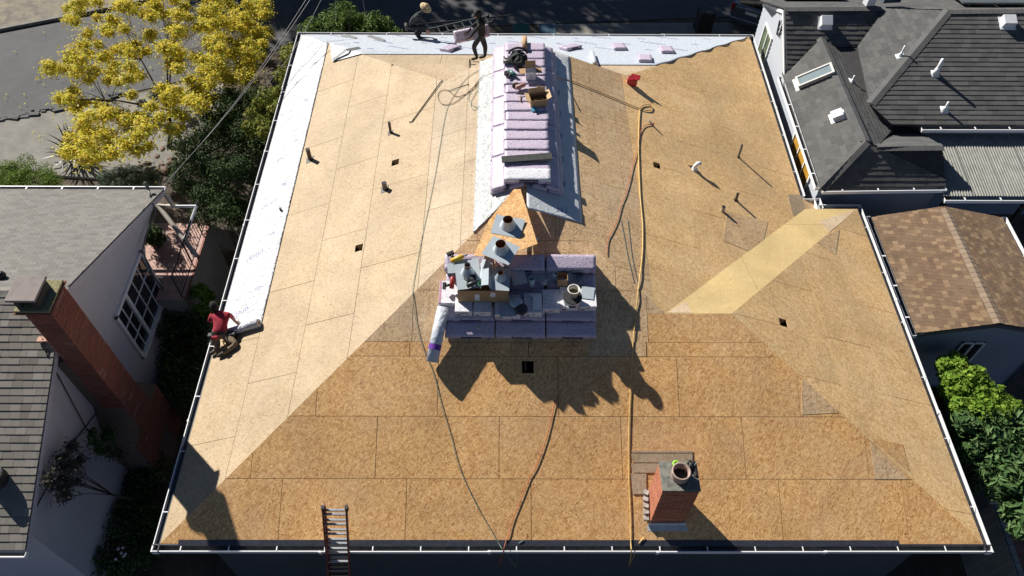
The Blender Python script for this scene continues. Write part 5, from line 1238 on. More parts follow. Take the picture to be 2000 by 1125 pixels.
for k, (u, v, lab) in enumerate(((1008, 590, 'loose galvanised cap disc beside the right end of the brown box'), (1018, 604, 'dark round vent cap tucked below the disc beside the brown box'))):
    P = atz(u, v, 2.30-k*.03); b = MB(); b.lathe(P, [(.001, .05), (.08, .045), (.13, .02), (.135, 0), (.12, -.02)], 26, 0, RX(rad(10))); tag(b.build('galvanised_disc', GALV if k == 0 else DARK, None, True), lab, 'vent cap')
P = atz(1002, 593, 2.28); b = MB(); b.tube([P, P+FF.U*.09+FF.V*-.02], .022, 10); tag(b.build('orange_cartridge', mat('orange_plastic', (.75, .25, .03), .4)), 'small orange cartridge by the corner of the brown box', 'cartridge')
A2_ = atz(1088, 560, 2.19)
open_box('small_carton', 'small open brown carton of fittings behind the bucket', 'carton', A2_, (.21, 0, 0), (0, .2, 0), (0, 0, .22), skip=(0, 1, 2, 3))
# buckets
P = atz(1117, 590, ZC+.153)
T = thing('round_tub', 'wide white tub with dark lid carrying a small bucket', 'tub', P); b = MB(); b.lathe(P, [(.001, 0), (.17, 0), (.185, .16), (.19, .17)], 32); b.build('tub', mat('white_plastic', (.72, .72, .74), .35, .05, 8), T, True)
b = MB(); b.lathe(P, [(.19, .165), (.195, .17), (.195, .19), (.001, .192)], 32); b.build('lid', BLACK, T, False); b = MB(); b.frame_box(P+Vector((-.06, -.19, .06)), (.12, 0, 0), (0, .01, 0), (0, 0, .04)); b.build('clasp', mat('maroon_ink', (.10, .03, .04)), T)
P2 = P+Vector((.015, .03, .194)); T = thing('bucket', 'small cream bucket with dregs inside standing on the dark tub lid', 'bucket', P2); b = MB(); b.lathe(P2, [(.001, 0), (.09, 0), (.115, .19), (.128, .19), (.128, .2), (.107, .2), (.09, .02)], 28); b.build('body', mat('cream_plastic', (.66, .62, .54), .4, .08, 6), T, True)
b = MB(); b.disc(P2+Vector((0, 0, .09)), .1, 20); b.build('contents', mat('mud_green', (.16, .14, .06), .6, .4, 30), T)
pts = [P2+Vector((.125*math.cos(t), .125*math.sin(t)*.3-.1, .18-.12*abs(math.sin(t)))) for t in np.linspace(0, math.pi, 9)]; 
b = MB(); P3 = A2_+Vector((.36, .2, .0)); R3 = RF @ RZ(rad(-28)); ang = [rad(x) for x in range(200, 341, 14)]
for t0, t1 in zip(ang[:-1], ang[1:]): b.face([P3+R3 @ Vector((.16*math.cos(t0), -.2, .16+.16*math.sin(t0))), P3+R3 @ Vector((.16*math.cos(t1), -.2, .16+.16*math.sin(t1))), P3+R3 @ Vector((.16*math.cos(t1), .2, .16+.16*math.sin(t1))), P3+R3 @ Vector((.16*math.cos(t0), .2, .16+.16*math.sin(t0)))])
o = b.build('valley_metal', GALV, None, True); o.modifiers.new('t', 'SOLIDIFY').thickness = .003; tag(o, 'curved galvanised sheet leaning behind the cream bucket', 'metal sheet')
# clear tape ball / crumpled wrap
def lump(name, label, cat, P, r, m, seed, fl=.7):
    b = MB(); b.ell(P, (r, r, r*fl), 7); rr = random.Random(seed); b.v = [tuple(Vector(v)+Vector((rr.uniform(-1, 1), rr.uniform(-1, 1), rr.uniform(-1, 1)))*r*.22) for v in b.v]; return tag(b.build(name, m), label, cat)
lump('crumpled_wrap', 'crumpled clear wrap on the carton in front of the tub', 'plastic wrap', atz(1112, 598, ZC+.20), .06, GALV, 3)
lump('crumpled_wrap', 'scrap of white plastic beside the loose OSB offcut', 'plastic wrap', on(1049, 466, 'F', .05), .05, MEMW, 4)
b = MB(); A_ = atz(1040, 606, ZC+.16); b.prism([A_, A_+Vector((.2, .02, 0)), A_+Vector((.19, .42, 0)), A_+Vector((-.1, .44, 0)), A_+Vector((-.08, .36, .02)), A_+Vector((.02, .3, .03))], (0, 0, -.003)); tag(b.build('torn_paper', PAPER), 'torn white paper wrapper draped on the left-centre carton', 'paper')
# yellow tool + red tool left edge
def drill(label, P, R, c1, c2, s_=1.):
    T = thing('power_tool', label, 'power tool', P); P = Vector(P); m1 = mat('tool_'+c1[0], c1[1], .45); m2 = mat('tool_'+c2[0], c2[1], .5)
    b = MB(); b.tube([P+R @ Vector((-.10*s_, 0, .1*s_)), P+R @ Vector((.08*s_, 0, .1*s_)), P+R @ Vector((.12*s_, 0, .1*s_))], [.04*s_, .045*s_, .02*s_], 10); b.build('housing', m1, T, True)
    b = MB(); b.tube([P+R @ Vector((-.03*s_, 0, .09*s_)), P+R @ Vector((-.06*s_, .0, -.02*s_))], [.022*s_, .026*s_], 8); b.build('grip', m2, T, True)
    b = MB(); b.box(P+R @ Vector((-.06*s_, 0, -.03*s_)), (.12*s_, .07*s_, .05*s_), ax=R); b.build('battery', m2, T, bevel=.006)
    b = MB(); b.tube([P+R @ Vector((.12*s_, 0, .1*s_)), P+R @ Vector((.19*s_, 0, .1*s_))], .012*s_, 6); b.build('bit', STEEL, T); return T
lay = RX(rad(80))
drill('yellow and black power tool at the far left corner of the pile', at(5.68, 5.58, .58), RF @ RZ(.4) @ lay, ('yellow', (.65, .42, .03)), ('black', (.02, .02, .02)), 1.3)
drill('red and black tool hanging at the left side of the pile', at(5.1, 5.42, .46), RF @ RZ(1.5) @ lay, ('red', (.35, .03, .03)), ('black', (.02, .02, .02)), 1.2)
def nailgun(label, P, R, c):
    T = thing('nail_gun', label, 'nail gun', P); P = Vector(P); m1 = mat('nailer_'+c[0], c[1], .4); b = MB()
    b.tube([P+R @ Vector((-.12, 0, 0)), P+R @ Vector((.06, 0, 0)), P+R @ Vector((.10, 0, 0)), P+R @ Vector((.17, 0, 0))], [.05, .05, .025, .018], 12); b.build('cylinder', m1, T, True)
    b = MB(); b.tube([P+R @ Vector((-.02, .04, 0)), P+R @ Vector((-.08, .2, 0))], [.026, .024], 8); b.build('handle', BLACK, T, True)
    b = MB(); b.lathe(P+R @ Vector((.08, .12, -.035)), [(.001, 0), (.065, 0), (.065, .07), (.001, .07)], 18, 0, R); b.build('coil_drum', DARK, T)
    b = MB(); b.box(P+R @ Vector((.1, .05, 0)), (.03, .1, .03), ax=R); b.build('feeder', STEEL, T); return T
nailgun('black coil nail gun on the near left of the brown box', onbox(.30, .10, .10), RZ(.5), ('dark', (.04, .04, .045)))
b = MB(); P = onbox(.46, .12, .07); b.lathe(P, [(.04, 0), (.055, .0), (.055, .04), (.04, .04)], 16, 0, RF); tag(b.build('tape_roll', mat('green_tape', (.08, .35, .10), .5)), 'small green roll beside the nail gun on the brown box', 'tape roll')
# rolls of underlayment
def roll(label, A, B, r, m, band=None):
    A, B = Vector(A), Vector(B); T = thing('underlayment_roll', label, 'roll', A.lerp(B, .5)); b = MB(); b.tube([A, B], r, 28); o = b.build('roll', m, T); o.data.polygons.foreach_set('use_smooth', [len(p.vertices) == 4 for p in o.data.polygons])
    d = (B-A).normalized()
    for e, s_ in ((A, -1), (B, 1)): b = MB(); b.tube([e+d*s_*.0005, e+d*s_*.004], r*.32, 16); b.build('core', RUST, T)
    if band:
        for (t0, t1, bm) in band: b = MB(); b.tube([A.lerp(B, t0), A.lerp(B, t1)], r*1.02, 28, 0, False); b.build('label_band', bm, T, True)
    return T
PUR2 = mat('purple_band', (.14, .03, .35), .5)
roll('blue-white roll with a purple label band lying against the left of the pile', FF.p(*xs(866, 600, .3), .30), FF.p(*xs(843, 706, .22), .17), .125, MEMB, [(.68, .78, PUR2), (.36, .45, WHT)])
roll('small rolled-up underlayment on the right street-side slope', on(1156, 104, 'B', .1), on(1163, 126, 'B', .1), .075, MEMB)
roll('white underlayment roll being laid by the kneeling worker', FL.p(-4.74, .22, .10), FL.p(-4.80, 1.22, .10), .09, MEMW)
b = MB(); P = Vector((6.98+.13, 11.55, 2.98)); roll('short kraft-brown roll at the far end of the ridge', (7.09, 11.55, 2.98+.07), (7.09, 12.0, 2.98+.05), .065, CARD)
# things on the ridge row
RT = 2.985
lump('tool_bag', 'black tool bag slumped on the far end of the ridge row', 'bag', atz(1012, 116, RT+.14)+Vector((.0, 0, 0)), .22, mat('bag_black', (.015, .017, .018), .8, .3, 8), 8, .75)
b = MB(); P = atz(1012, 105, RT+.2); b.tube([P+Vector((.22*math.cos(t), .02, .16*math.sin(t))) for t in np.linspace(0, math.pi, 14)], .028, 8); tag(b.build('bag_strap', BLACK, None, True), 'padded black strap arching over the tool bag', 'strap')
nailgun('black nail gun leaning on the left of the tool bag', atz(992, 120, RT+.06), RZ(.1), ('grey', (.15, .14, .13)))
nailgun('green and grey nail gun in front of the tool bag', atz(1001, 143, RT+.06), RZ(2.2), ('teal', (.05, .18, .16)))
drill('pinkish-grey drill beside the white carton', atz(1012, 165, RT+.05), RZ(.5) @ RX(rad(75)), ('salmon', (.45, .22, .18)), ('brown', (.05, .03, .03)), 1.2)
open_box('white_carton_open', 'white carton with a raised brown flap on the ridge row', 'carton', atz(1027, 157, RT), RZ(.08) @ Vector((.25, 0, 0)), RZ(.08) @ Vector((0, .2, 0)), (0, 0, .2), m=WHT, m2=CARD, flaps=(150, 95, 8, 95), fl=1., skip=(0,))
open_box('nail_carton', 'open brown carton of nail coils on the ridge row', 'carton', atz(1037, 211, RT), RZ(.2) @ Vector((.40, 0, 0)), RZ(.2) @ Vector((0, .30, 0)), (0, 0, .19), flaps=(170, 60, 5, 80), fl=.45, skip=(0,))
BRS = mat('nail_coil', (.25, .19, .08), .5, .3, 40, metal=.3)
P = atz(1037, 211, RT+.02); R2_ = RZ(.2)
for i in range(6):
    b = MB(); c = P+R2_ @ Vector((.15+(i % 3)*.085, .07+(i//3)*.12, .05)); b.lathe(c, [(.018, 0), (.04, 0), (.04, .07), (.018, .07)], 12); tag(b.build('nail_coil', BRS, None, True), f"brass nail coil in the open brown carton, {('near left', 'near middle', 'near right', 'far left', 'far middle', 'far right')[i]}", 'nail coil', 'nail coils in the open carton')
b = MB(); P = atz(1036, 216, RT+.02); b.prism([P, P+Vector((.2, -.05, .0)), P+Vector((.12, .12, .02)), P+Vector((.05, .13, .02))], (0, 0, -.004)); tag(b.build('blue_leaflet', mat('blue_paper', (.08, .35, .5), .5)), 'light blue leaflet in front of the nail carton', 'leaflet')
T = thing('hammer', 'hammer with wooden handle lying left of the nail carton', 'hammer', atz(1016, 190, RT+.02)); P = T.location
b = MB(); b.tube([P+Vector((0, -.14, 0)), P+Vector((0, .1, .01))], .012, 8); b.build('handle', mat('wood_handle', (.35, .2, .1), .6), T); b = MB(); b.tube([P+Vector((-.1, .1, .02)), P+Vector((-.02, .1, .02)), P+Vector((.07, .12, .02))], [.008, .016, .016], 8); b.build('head', DARK, T)
lump('nail_pouch', 'small olive pouch beside the white carton', 'pouch', atz(1052, 171, RT+.04), .055, mat('olive_pouch', (.2, .15, .05), .8), 5)
GREEN_W = mat('weathered_green', (.04, .045, .04), .7, .3, 12)
for k in range(3):
    b = MB(); P = atz(1028, 310, 3.035+k*.009); b.box(P+Vector((.01*k, .02*k, 0)), (1.1, .2, .006), .07+.02*k); tag(b.build('ridge_vent_strip', GREEN_W), f"dark shingle strip laid across the ridge row, {('lowest', 'middle', 'topmost')[k]} of three", 'shingle strip', 'dark shingle strips on the ridge row')
# bars, cords, hoses
def cord(label, px, r, m, h=None, cat='cord', name='cord', fn=hit, sm=6, tail=()):
    pts = [fn(u, v, (h if h else r)+.004) if len(t) == 0 else atz(u, v, t[0]) for (u, v, *t) in px]+[Vector(p) for p in tail]
    out = []
    for i in range(len(pts)-1):
        p0, p1, p2, p3 = pts[max(i-1, 0)], pts[i], pts[i+1], pts[min(i+2, len(pts)-1)]
        for k in range(sm):
            t = k/sm; out.append(.5*((2*p1)+(p2-p0)*t+(2*p0-5*p1+4*p2-p3)*t*t+(3*p1-p0-3*p2+p3)*t**3))
    out.append(pts[-1]); out = [Vector(p) for p in out]
    for p in out:
        if 0 < p.x < XE and 0 < p.y < DD: p.z = max(p.z, roof_z(p.x, p.y)+r+.014)
    b = MB(); b.tube(out, r, 7); return tag(b.build(name, m, None, True), label, cat)
HG = mat('hose_green', (.16, .26, .22), .5, .1, 10); HO = mat('cord_orange', (.42, .13, .07), .5, .1, 10); HY = mat('hose_yellow', (.72, .50, .17), .45, .1, 10); HB = mat('hose_dark', (.20, .11, .04), .5)
cord('thin green air hose running from the ridge down the left and front slopes', [(958, 128), (915, 150), (885, 190), (870, 225), (852, 330), (838, 400), (825, 460), (812, 530), (806, 575), (815, 640), (830, 690), (845, 725), (862, 790), (880, 850), (898, 915), (930, 985), (972, 1058)], .0065, HG, cat='hose', name='air_hose', tail=[atz(984, 1076, .02), atz(1005, 1105, -1.2), atz(1018, 1135, -2.5)])
cord('coiled thin green air hose looped on the sheathing left of the ridge', [(985, 128), (960, 118), (940, 135), (938, 165), (920, 200), (928, 215), (950, 190), (965, 160), (945, 150), (925, 170), (915, 195), (935, 210), (958, 185), (960, 155)], .006, HG, cat='hose', name='air_hose')
cord('tan and dark hose loop left of the ridge, beside the black bars', [(985, 130), (950, 140), (930, 165), (905, 188), (885, 202), (865, 204), (855, 190), (860, 178), (875, 177), (890, 188), (905, 186), (930, 170), (945, 150), (972, 140)], .009, HB, cat='hose', name='air_hose')
cord('orange-red extension cord running from the pile shadow to the near gutter', [(1090, 775), (1083, 792), (1074, 830), (1066, 860), (1050, 905), (1034, 935), (1018, 975), (1002, 1015), (994, 1045), (988, 1058)], .0075, HO, tail=[atz(983, 1076, .02), atz(975, 1110, -1.5)])
cord('short pinkish cord hanging over the right front of the pile', [(1131, 624), (1126, 648), (1118, 672), (1112, 693)], .009, mat('cord_pink', (.5, .22, .16), .5), .03)
cord('crinkled orange-red cord on the right slope left of the yellow hose', [(1273, 243), (1258, 247), (1250, 262), (1247, 285), (1236, 325), (1230, 352), (1222, 380), (1214, 400), (1206, 430), (1196, 452), (1187, 470), (1185, 498)], .0075, HO)
cord('thick yellow hose running straight down the right slope and front slope to the gutter', [(1250, 212), (1248, 240), (1247, 300), (1250, 380), (1255, 440), (1254, 500), (1247, 560), (1241, 620), (1235, 690), (1231, 770), (1228, 850), (1228, 930), (1231, 1000), (1232, 1058)], .0105, HY, cat='hose', name='yellow_hose', tail=[atz(1233, 1077, .03), atz(1230, 1100, -1.0), atz(1226, 1130, -2.5)])
cord('dark tan hose running from the ridge row to the loop on the right slope', [(1085, 150, 2.9), (1105, 157), (1140, 168), (1180, 184), (1215, 199), (1245, 211), (1262, 216), (1272, 215), (1273, 208), (1265, 205), (1254, 207), (1249, 213)], .011, mat('hose_tan', (.36, .22, .07), .5), cat='hose', name='yellow_hose')
BARM = mat('bar_black', (.035, .028, .02), .5)
b = MB(); b.tube([hit(864, 156, .03), hit(852, 172, .03), hit(804, 238, .02), hit(799, 238, .02)], .014, 6); tag(b.build('pry_bar', BARM), 'long black pry bar lying diagonally on the left slope', 'bar')
b = MB(); b.tube([hit(917, 115, .03), hit(914, 165, .03), hit(876, 177, .03)], .012, 6); tag(b.build('bent_flat_bar', BARM), 'black L-bent bar among the looped hoses left of the ridge', 'bar')
T = thing('hose_connector', 'small black hose coupling with red tip on the right slope', 'coupling', hit(1273, 242, .03)); P = T.location; b = MB(); b.tube([P+Vector((-.05, .12, 0)), P, P+Vector((.03, -.05, .03))], [.012, .03, .02], 8); b.build('body', BLACK, T); b = MB(); b.tube([P+Vector((.03, -.05, .03)), P+Vector((.03, -.07, .08))], .02, 8); b.build('tip', mat('tool_red', (.35, .03, .03)), T)
# red box
T = thing('red_case', 'red plastic tool case with a raised lid on the right slope near the ridge', 'tool case', hit(1234, 165, .0)); P = T.location; R = RZ(rad(-20)); REDP = mat('red_plastic', (.48, .02, .03), .4, .1, 10)
b = MB(); b.box(P+Vector((0, 0, .1)), (.26, .16, .2), ax=R); b.build('body', REDP, T, bevel=.015); b = MB(); b.box(P+R @ Vector((.05, .08, .2)), (.26, .14, .03), ax=R @ RX(.5)); b.build('lid', REDP, T, bevel=.008); b = MB(); b.tube([P+R @ Vector((-.08, -.02, .2)), P+R @ Vector((-.08, -.02, .26)), P+R @ Vector((.04, -.02, .26)), P+R @ Vector((.04, -.02, .2))], .012, 6); b.build('handle', BLACK, T)
# on the chimney
P = Vector((9.72, .84, CZ1+.03)); b = MB(); b.lathe(P, [(.028, 0), (.06, 0), (.06, .05), (.028, .05), (.028, 0)], 20, 0, RX(.3)); tag(b.build('neon_tape_roll', mat('neon_green', (.35, .85, .05), .5), None, True), 'neon green tape roll on the far edge of the chimney top', 'tape roll')
T = thing('tool_belt', 'black tool belt heaped on the far right of the chimney top', 'tool belt', (10.0, .80, CZ1))
rr = random.Random(5)
for i in range(7):
    b = MB(); q0 = Vector((9.93+rr.uniform(-.02, .12), .74+rr.uniform(-.03, .1), CZ1+.03)); b.tube([q0, q0+Vector((rr.uniform(-.08, .08), rr.uniform(-.06, .06), .05)), q0+Vector((rr.uniform(-.12, .14), rr.uniform(-.05, .08), .01))], .02, 6); b.build('strap', BLACK, T, True)
b = MB(); b.box((10.06, .68, CZ1-.04), (.07, .16, .16), .1); b.build('pouch', BLACK, T, bevel=.02)
# chalk, knife and scrap on the left strip
b = MB(); P = FL.p(-4.98, 1.02, .03); b.box(P, (.04, .2, .02), rad(30)); tag(b.build('utility_knife', STEEL), 'steel utility knife standing on the white strip beside the roll', 'knife')

# ------------------------------------------------------------------ ladders
def ladder(name, label, base, top, wd, railm, sec=1, rung=.305, rs=(.03, .075), upv=None):
    base, top = Vector(base), Vector(top); d = (top-base); L = d.length; d.normalize(); X = (upv or Vector((1, 0, 0))).normalized(); n = X.cross(d).normalized(); T = thing(name, label, 'ladder', base)
    for s_ in range(sec):
        o_ = n*(-.085*s_); w_ = wd-(.03*s_)
        for sg in (-1, 1): b = MB(); b.frame_box(base+o_+X*(sg*w_/2-rs[0]/2)-n*rs[1]/2, d*L, X*rs[0], n*rs[1]); b.build('rail', railm, T)
        k = int(L/rung)
        for i in range(k): b = MB(); P = top-d*(.16+i*rung)+o_+d*.0*s_; b.frame_box(P-X*w_/2+X*.016-n*.02, X*(w_-.032), n*.04, d*.028); b.build('rung', STEEL, T)
    for sg in (-1, 1): b = MB(); b.box(top+X*sg*wd/2+n*-.02, (.05, .07, .12)); b.build('rail_tip', BLACK, T)
    return T
LXx = atz(662, 1076, .0).x; bh = Vector((LXx, -.26, .02)); dirl = Vector((.10, .24, 1)).normalized()
def projv(P): d = Vector(P)-CP; return (1000+FPX*d.dot(Rv)/d.dot(Fv), 562.5+FPX*d.dot(Dv)/d.dot(Fv))
h = .2
while projv(bh+dirl*h)[1] > 995 and h < 3: h += .01
ladder('extension_ladder', 'dark red fibreglass extension ladder leaning on the near gutter', bh-dirl*3.8, bh+dirl*h, .42, mat('fibreglass_red', (.16, .038, .035), .5, .15, 12), 2)
LA, LB = atz(838, 64, -1.6), atz(958, 37, -1.6)
rk_ = thing('ladder_rack', 'dark steel rack posts holding a ladder behind the far gutter', 'rack', (LA.x, LA.y, GZ))
for t in (.1, .6): b = MB(); P = LA.lerp(LB, t); b.tube([(P.x, P.y, GZ), (P.x, P.y, -1.66)], .03, 6); b.build('post', DARK, rk_)
b = MB(); b.tube([atz(800, 50, -1.7), atz(1000, 30, -1.7)], .03, 6); b.build('crossbar', DARK, rk_)
dL = (LB-LA).normalized(); ladder('rack_ladder', 'aluminium ladder lying level on the rack beyond the far gutter', LA, LB, .40, mat('ladder_dark', (.10, .12, .12), .5), 1, upv=Vector((-dL.y, dL.x, 0)))
# wheelie bins behind the eave and on the drive
def bin_(label, u, v, z0, m):
    P = atz(u, v, GZ); T = thing('wheelie_bin', label, 'bin', P); b = MB(); b.prism([P+Vector(p) for p in ((-.29, -.34, 1.0), (.29, -.34, 1.0), (.29, .34, 1.0), (-.29, .34, 1.0))], (0, 0, -.95)); b.build('body', m, T)
    b = MB(); b.prism([P+Vector(p) for p in ((-.32, -.38, 1.07), (.32, -.38, 1.07), (.32, .38, 1.10), (-.32, .38, 1.10))], (0, 0, -.05)); b.build('lid', m, T, bevel=.02)
    for sx in (-.3, .3): b = MB(); b.tube([P+Vector((sx-.02, .3, .1)), P+Vector((sx+.02, .3, .1))], .1, 14); b.build('wheel', BLACK, T)
    b = MB(); b.tube([P+Vector((-.25, .42, 1.0)), P+Vector((.25, .42, 1.0))], .02, 6); b.build('handle', BLACK, T)
bin_('dark wheelie bin standing alone on the drive near the far right gutter corner', 1371, 62, 0, mat('bin_black', (.02, .022, .025), .5)); bin_('green-lidded bin just behind the middle of the far gutter', 1017, 104, 0, mat('bin_green', (.02, .12, .08), .5)); bin_('blue-grey bin just behind the middle of the far gutter, right of the green one', 1067, 104, 0, mat('bin_blue', (.06, .12, .18), .5))
# car ------------------------------------------------------------------
def car(label, P, ang):
    T = thing('parked_car', label, 'car', P); R = RZ(ang); P = Vector(P); PNT = mat('car_paint', (.16, .20, .25), .25, .05, 4, metal=.6); GLS = mat('car_glass', (.01, .012, .015), .05)
    f = lambda x, y, z: P+R @ Vector((x, y, z))
    sec = [(-2.25, .78, .45, .95, 1.02, .70), (-2.15, .88, .30, .95, 1.05, .72), (-1.9, .90, .28, .98, 1.62, .62), (-1.2, .91, .28, 1.0, 1.74, .66), (.2, .91, .28, 1.0, 1.74, .66), (1.0, .90, .28, 1.0, 1.15, .70), (2.0, .86, .30, .92, 1.0, .70), (2.3, .72, .42, .75, .82, .6)]
    V = []
    for (y, w_, z0, zb, zt, wt) in sec: V += [f(-w_, y, z0), f(-w_*1.0, y, (z0+zb)/2), f(-w_*.98, y, zb), f(-wt, y, zt), f(wt, y, zt), f(w_*.98, y, zb), f(w_, y, (z0+zb)/2), f(w_, y, z0)]
    b = MB(); F_ = []
    for i in range(len(sec)-1):
        for k in range(8): F_.append((i*8+k, (i+1)*8+k, (i+1)*8+(k+1) % 8, i*8+(k+1) % 8))
    F_ += [tuple(range(8)), tuple(reversed(range((len(sec)-1)*8, len(sec)*8)))]
    b.poly(V, F_); b.build('body', PNT, T, False, .03)
    b = MB(); b.prism([f(-.58, -2.155, 1.10), f(.58, -2.155, 1.10), f(.54, -1.95, 1.55), f(-.54, -1.95, 1.55)], R @ Vector((0, .05, -.02))); b.build('rear_window', GLS, T)
    for sx in (-1, 1):
        b = MB(); b.prism([f(sx*.885, -1.7, 1.08), f(sx*.885, .4, 1.08), f(sx*.70, .25, 1.62), f(sx*.68, -1.6, 1.6)], R @ Vector((-sx*.03, 0, 0))); b.build('side_window', GLS, T)
        b = MB(); b.box(f(sx*.78, -2.2, .95), (.16, .1, .26), ax=R); b.build('tail_light', mat('tail_red', (.3, .01, .01), .3), T, bevel=.02)
        for y in (-1.35, 1.4):
            b = MB(); b.tube([f(sx*.72, y, .34), f(sx*.93, y, .34)], .34, 22); w_ = b.build('wheel', BLACK, T); b = MB(); b.tube([f(sx*.9, y, .34), f(sx*.94, y, .34)], .2, 16); b.build('rim', STEEL, w_)
    b = MB(); b.box(f(0, -2.28, .5), (1.7, .16, .22), ax=R); b.build('bumper', PNT, T, bevel=.04)
    b = MB(); b.box(f(0, -2.25, .86), (.5, .02, .12), ax=R); b.build('number_plate', WHITE, T); return T
car('blue-grey estate car seen from behind at the top right, beside the white-sided house', Vector(atz(1492, 12, GZ)), rad(-30))
# overhead lines ---------------------------------------------------------
for i, (a_, b_, z0, z1, lab) in enumerate((((612, -10), (330, 350), 1.5, -.2, 'black service line sloping from the top down to the mast, uppermost of the bundle'), ((604, -10), (322, 362), 1.3, -.3, 'black service line just left of the uppermost sloping line'), ((632, -10), (500, 190), 1.2, .2, 'thin sloping wire right of the service lines, ending in the shrub'), ((655, -10), (656, 40), 2.0, 1.6, 'left of the three near-vertical wires above the laurel'), ((683, -10), (682, 64), 2.0, 1.2, 'middle one of the three near-vertical wires above the laurel'), ((707, -10), (716, 40), 2.0, 1.6, 'right of the three near-vertical wires above the laurel'))):
    A_, B_ = atz(*a_, z0), atz(*b_, z1); pts = [A_.lerp(B_, t)-Vector((0, 0, .25*math.sin(math.pi*t)*(1 if i < 3 else .05))) for t in np.linspace(0, 1, 14)]
    b = MB(); b.tube(pts, 0.011 if i < 2 else .008, 5); tag(b.build('overhead_wire', mat('wire_grey', (.04, .04, .045), .5)), lab, 'wire', 'overhead wires at the top left')
# things under the near eave
WDM = mat('bench_wood', (.10, .06, .04), .8, .2, 6)
T = thing('garden_bench', 'dim brown wooden bench in the shade below the near gutter, left of the ladder', 'bench', tuple(atz(570, 1110, GZ)))
P = T.location
for i in range(4): b = MB(); b.frame_box(P+Vector((-.7, -.2+i*.12, .42)), (1.4, 0, 0), (0, .1, 0), (0, 0, .03)); b.build('slat', WDM, T)
for sx in (-.65, .6):
    for sy in (-.15, .2): b = MB(); b.frame_box(P+Vector((sx, sy, 0)), (.06, 0, 0), (0, .06, 0), (0, 0, .42)); b.build('leg', WDM, T)

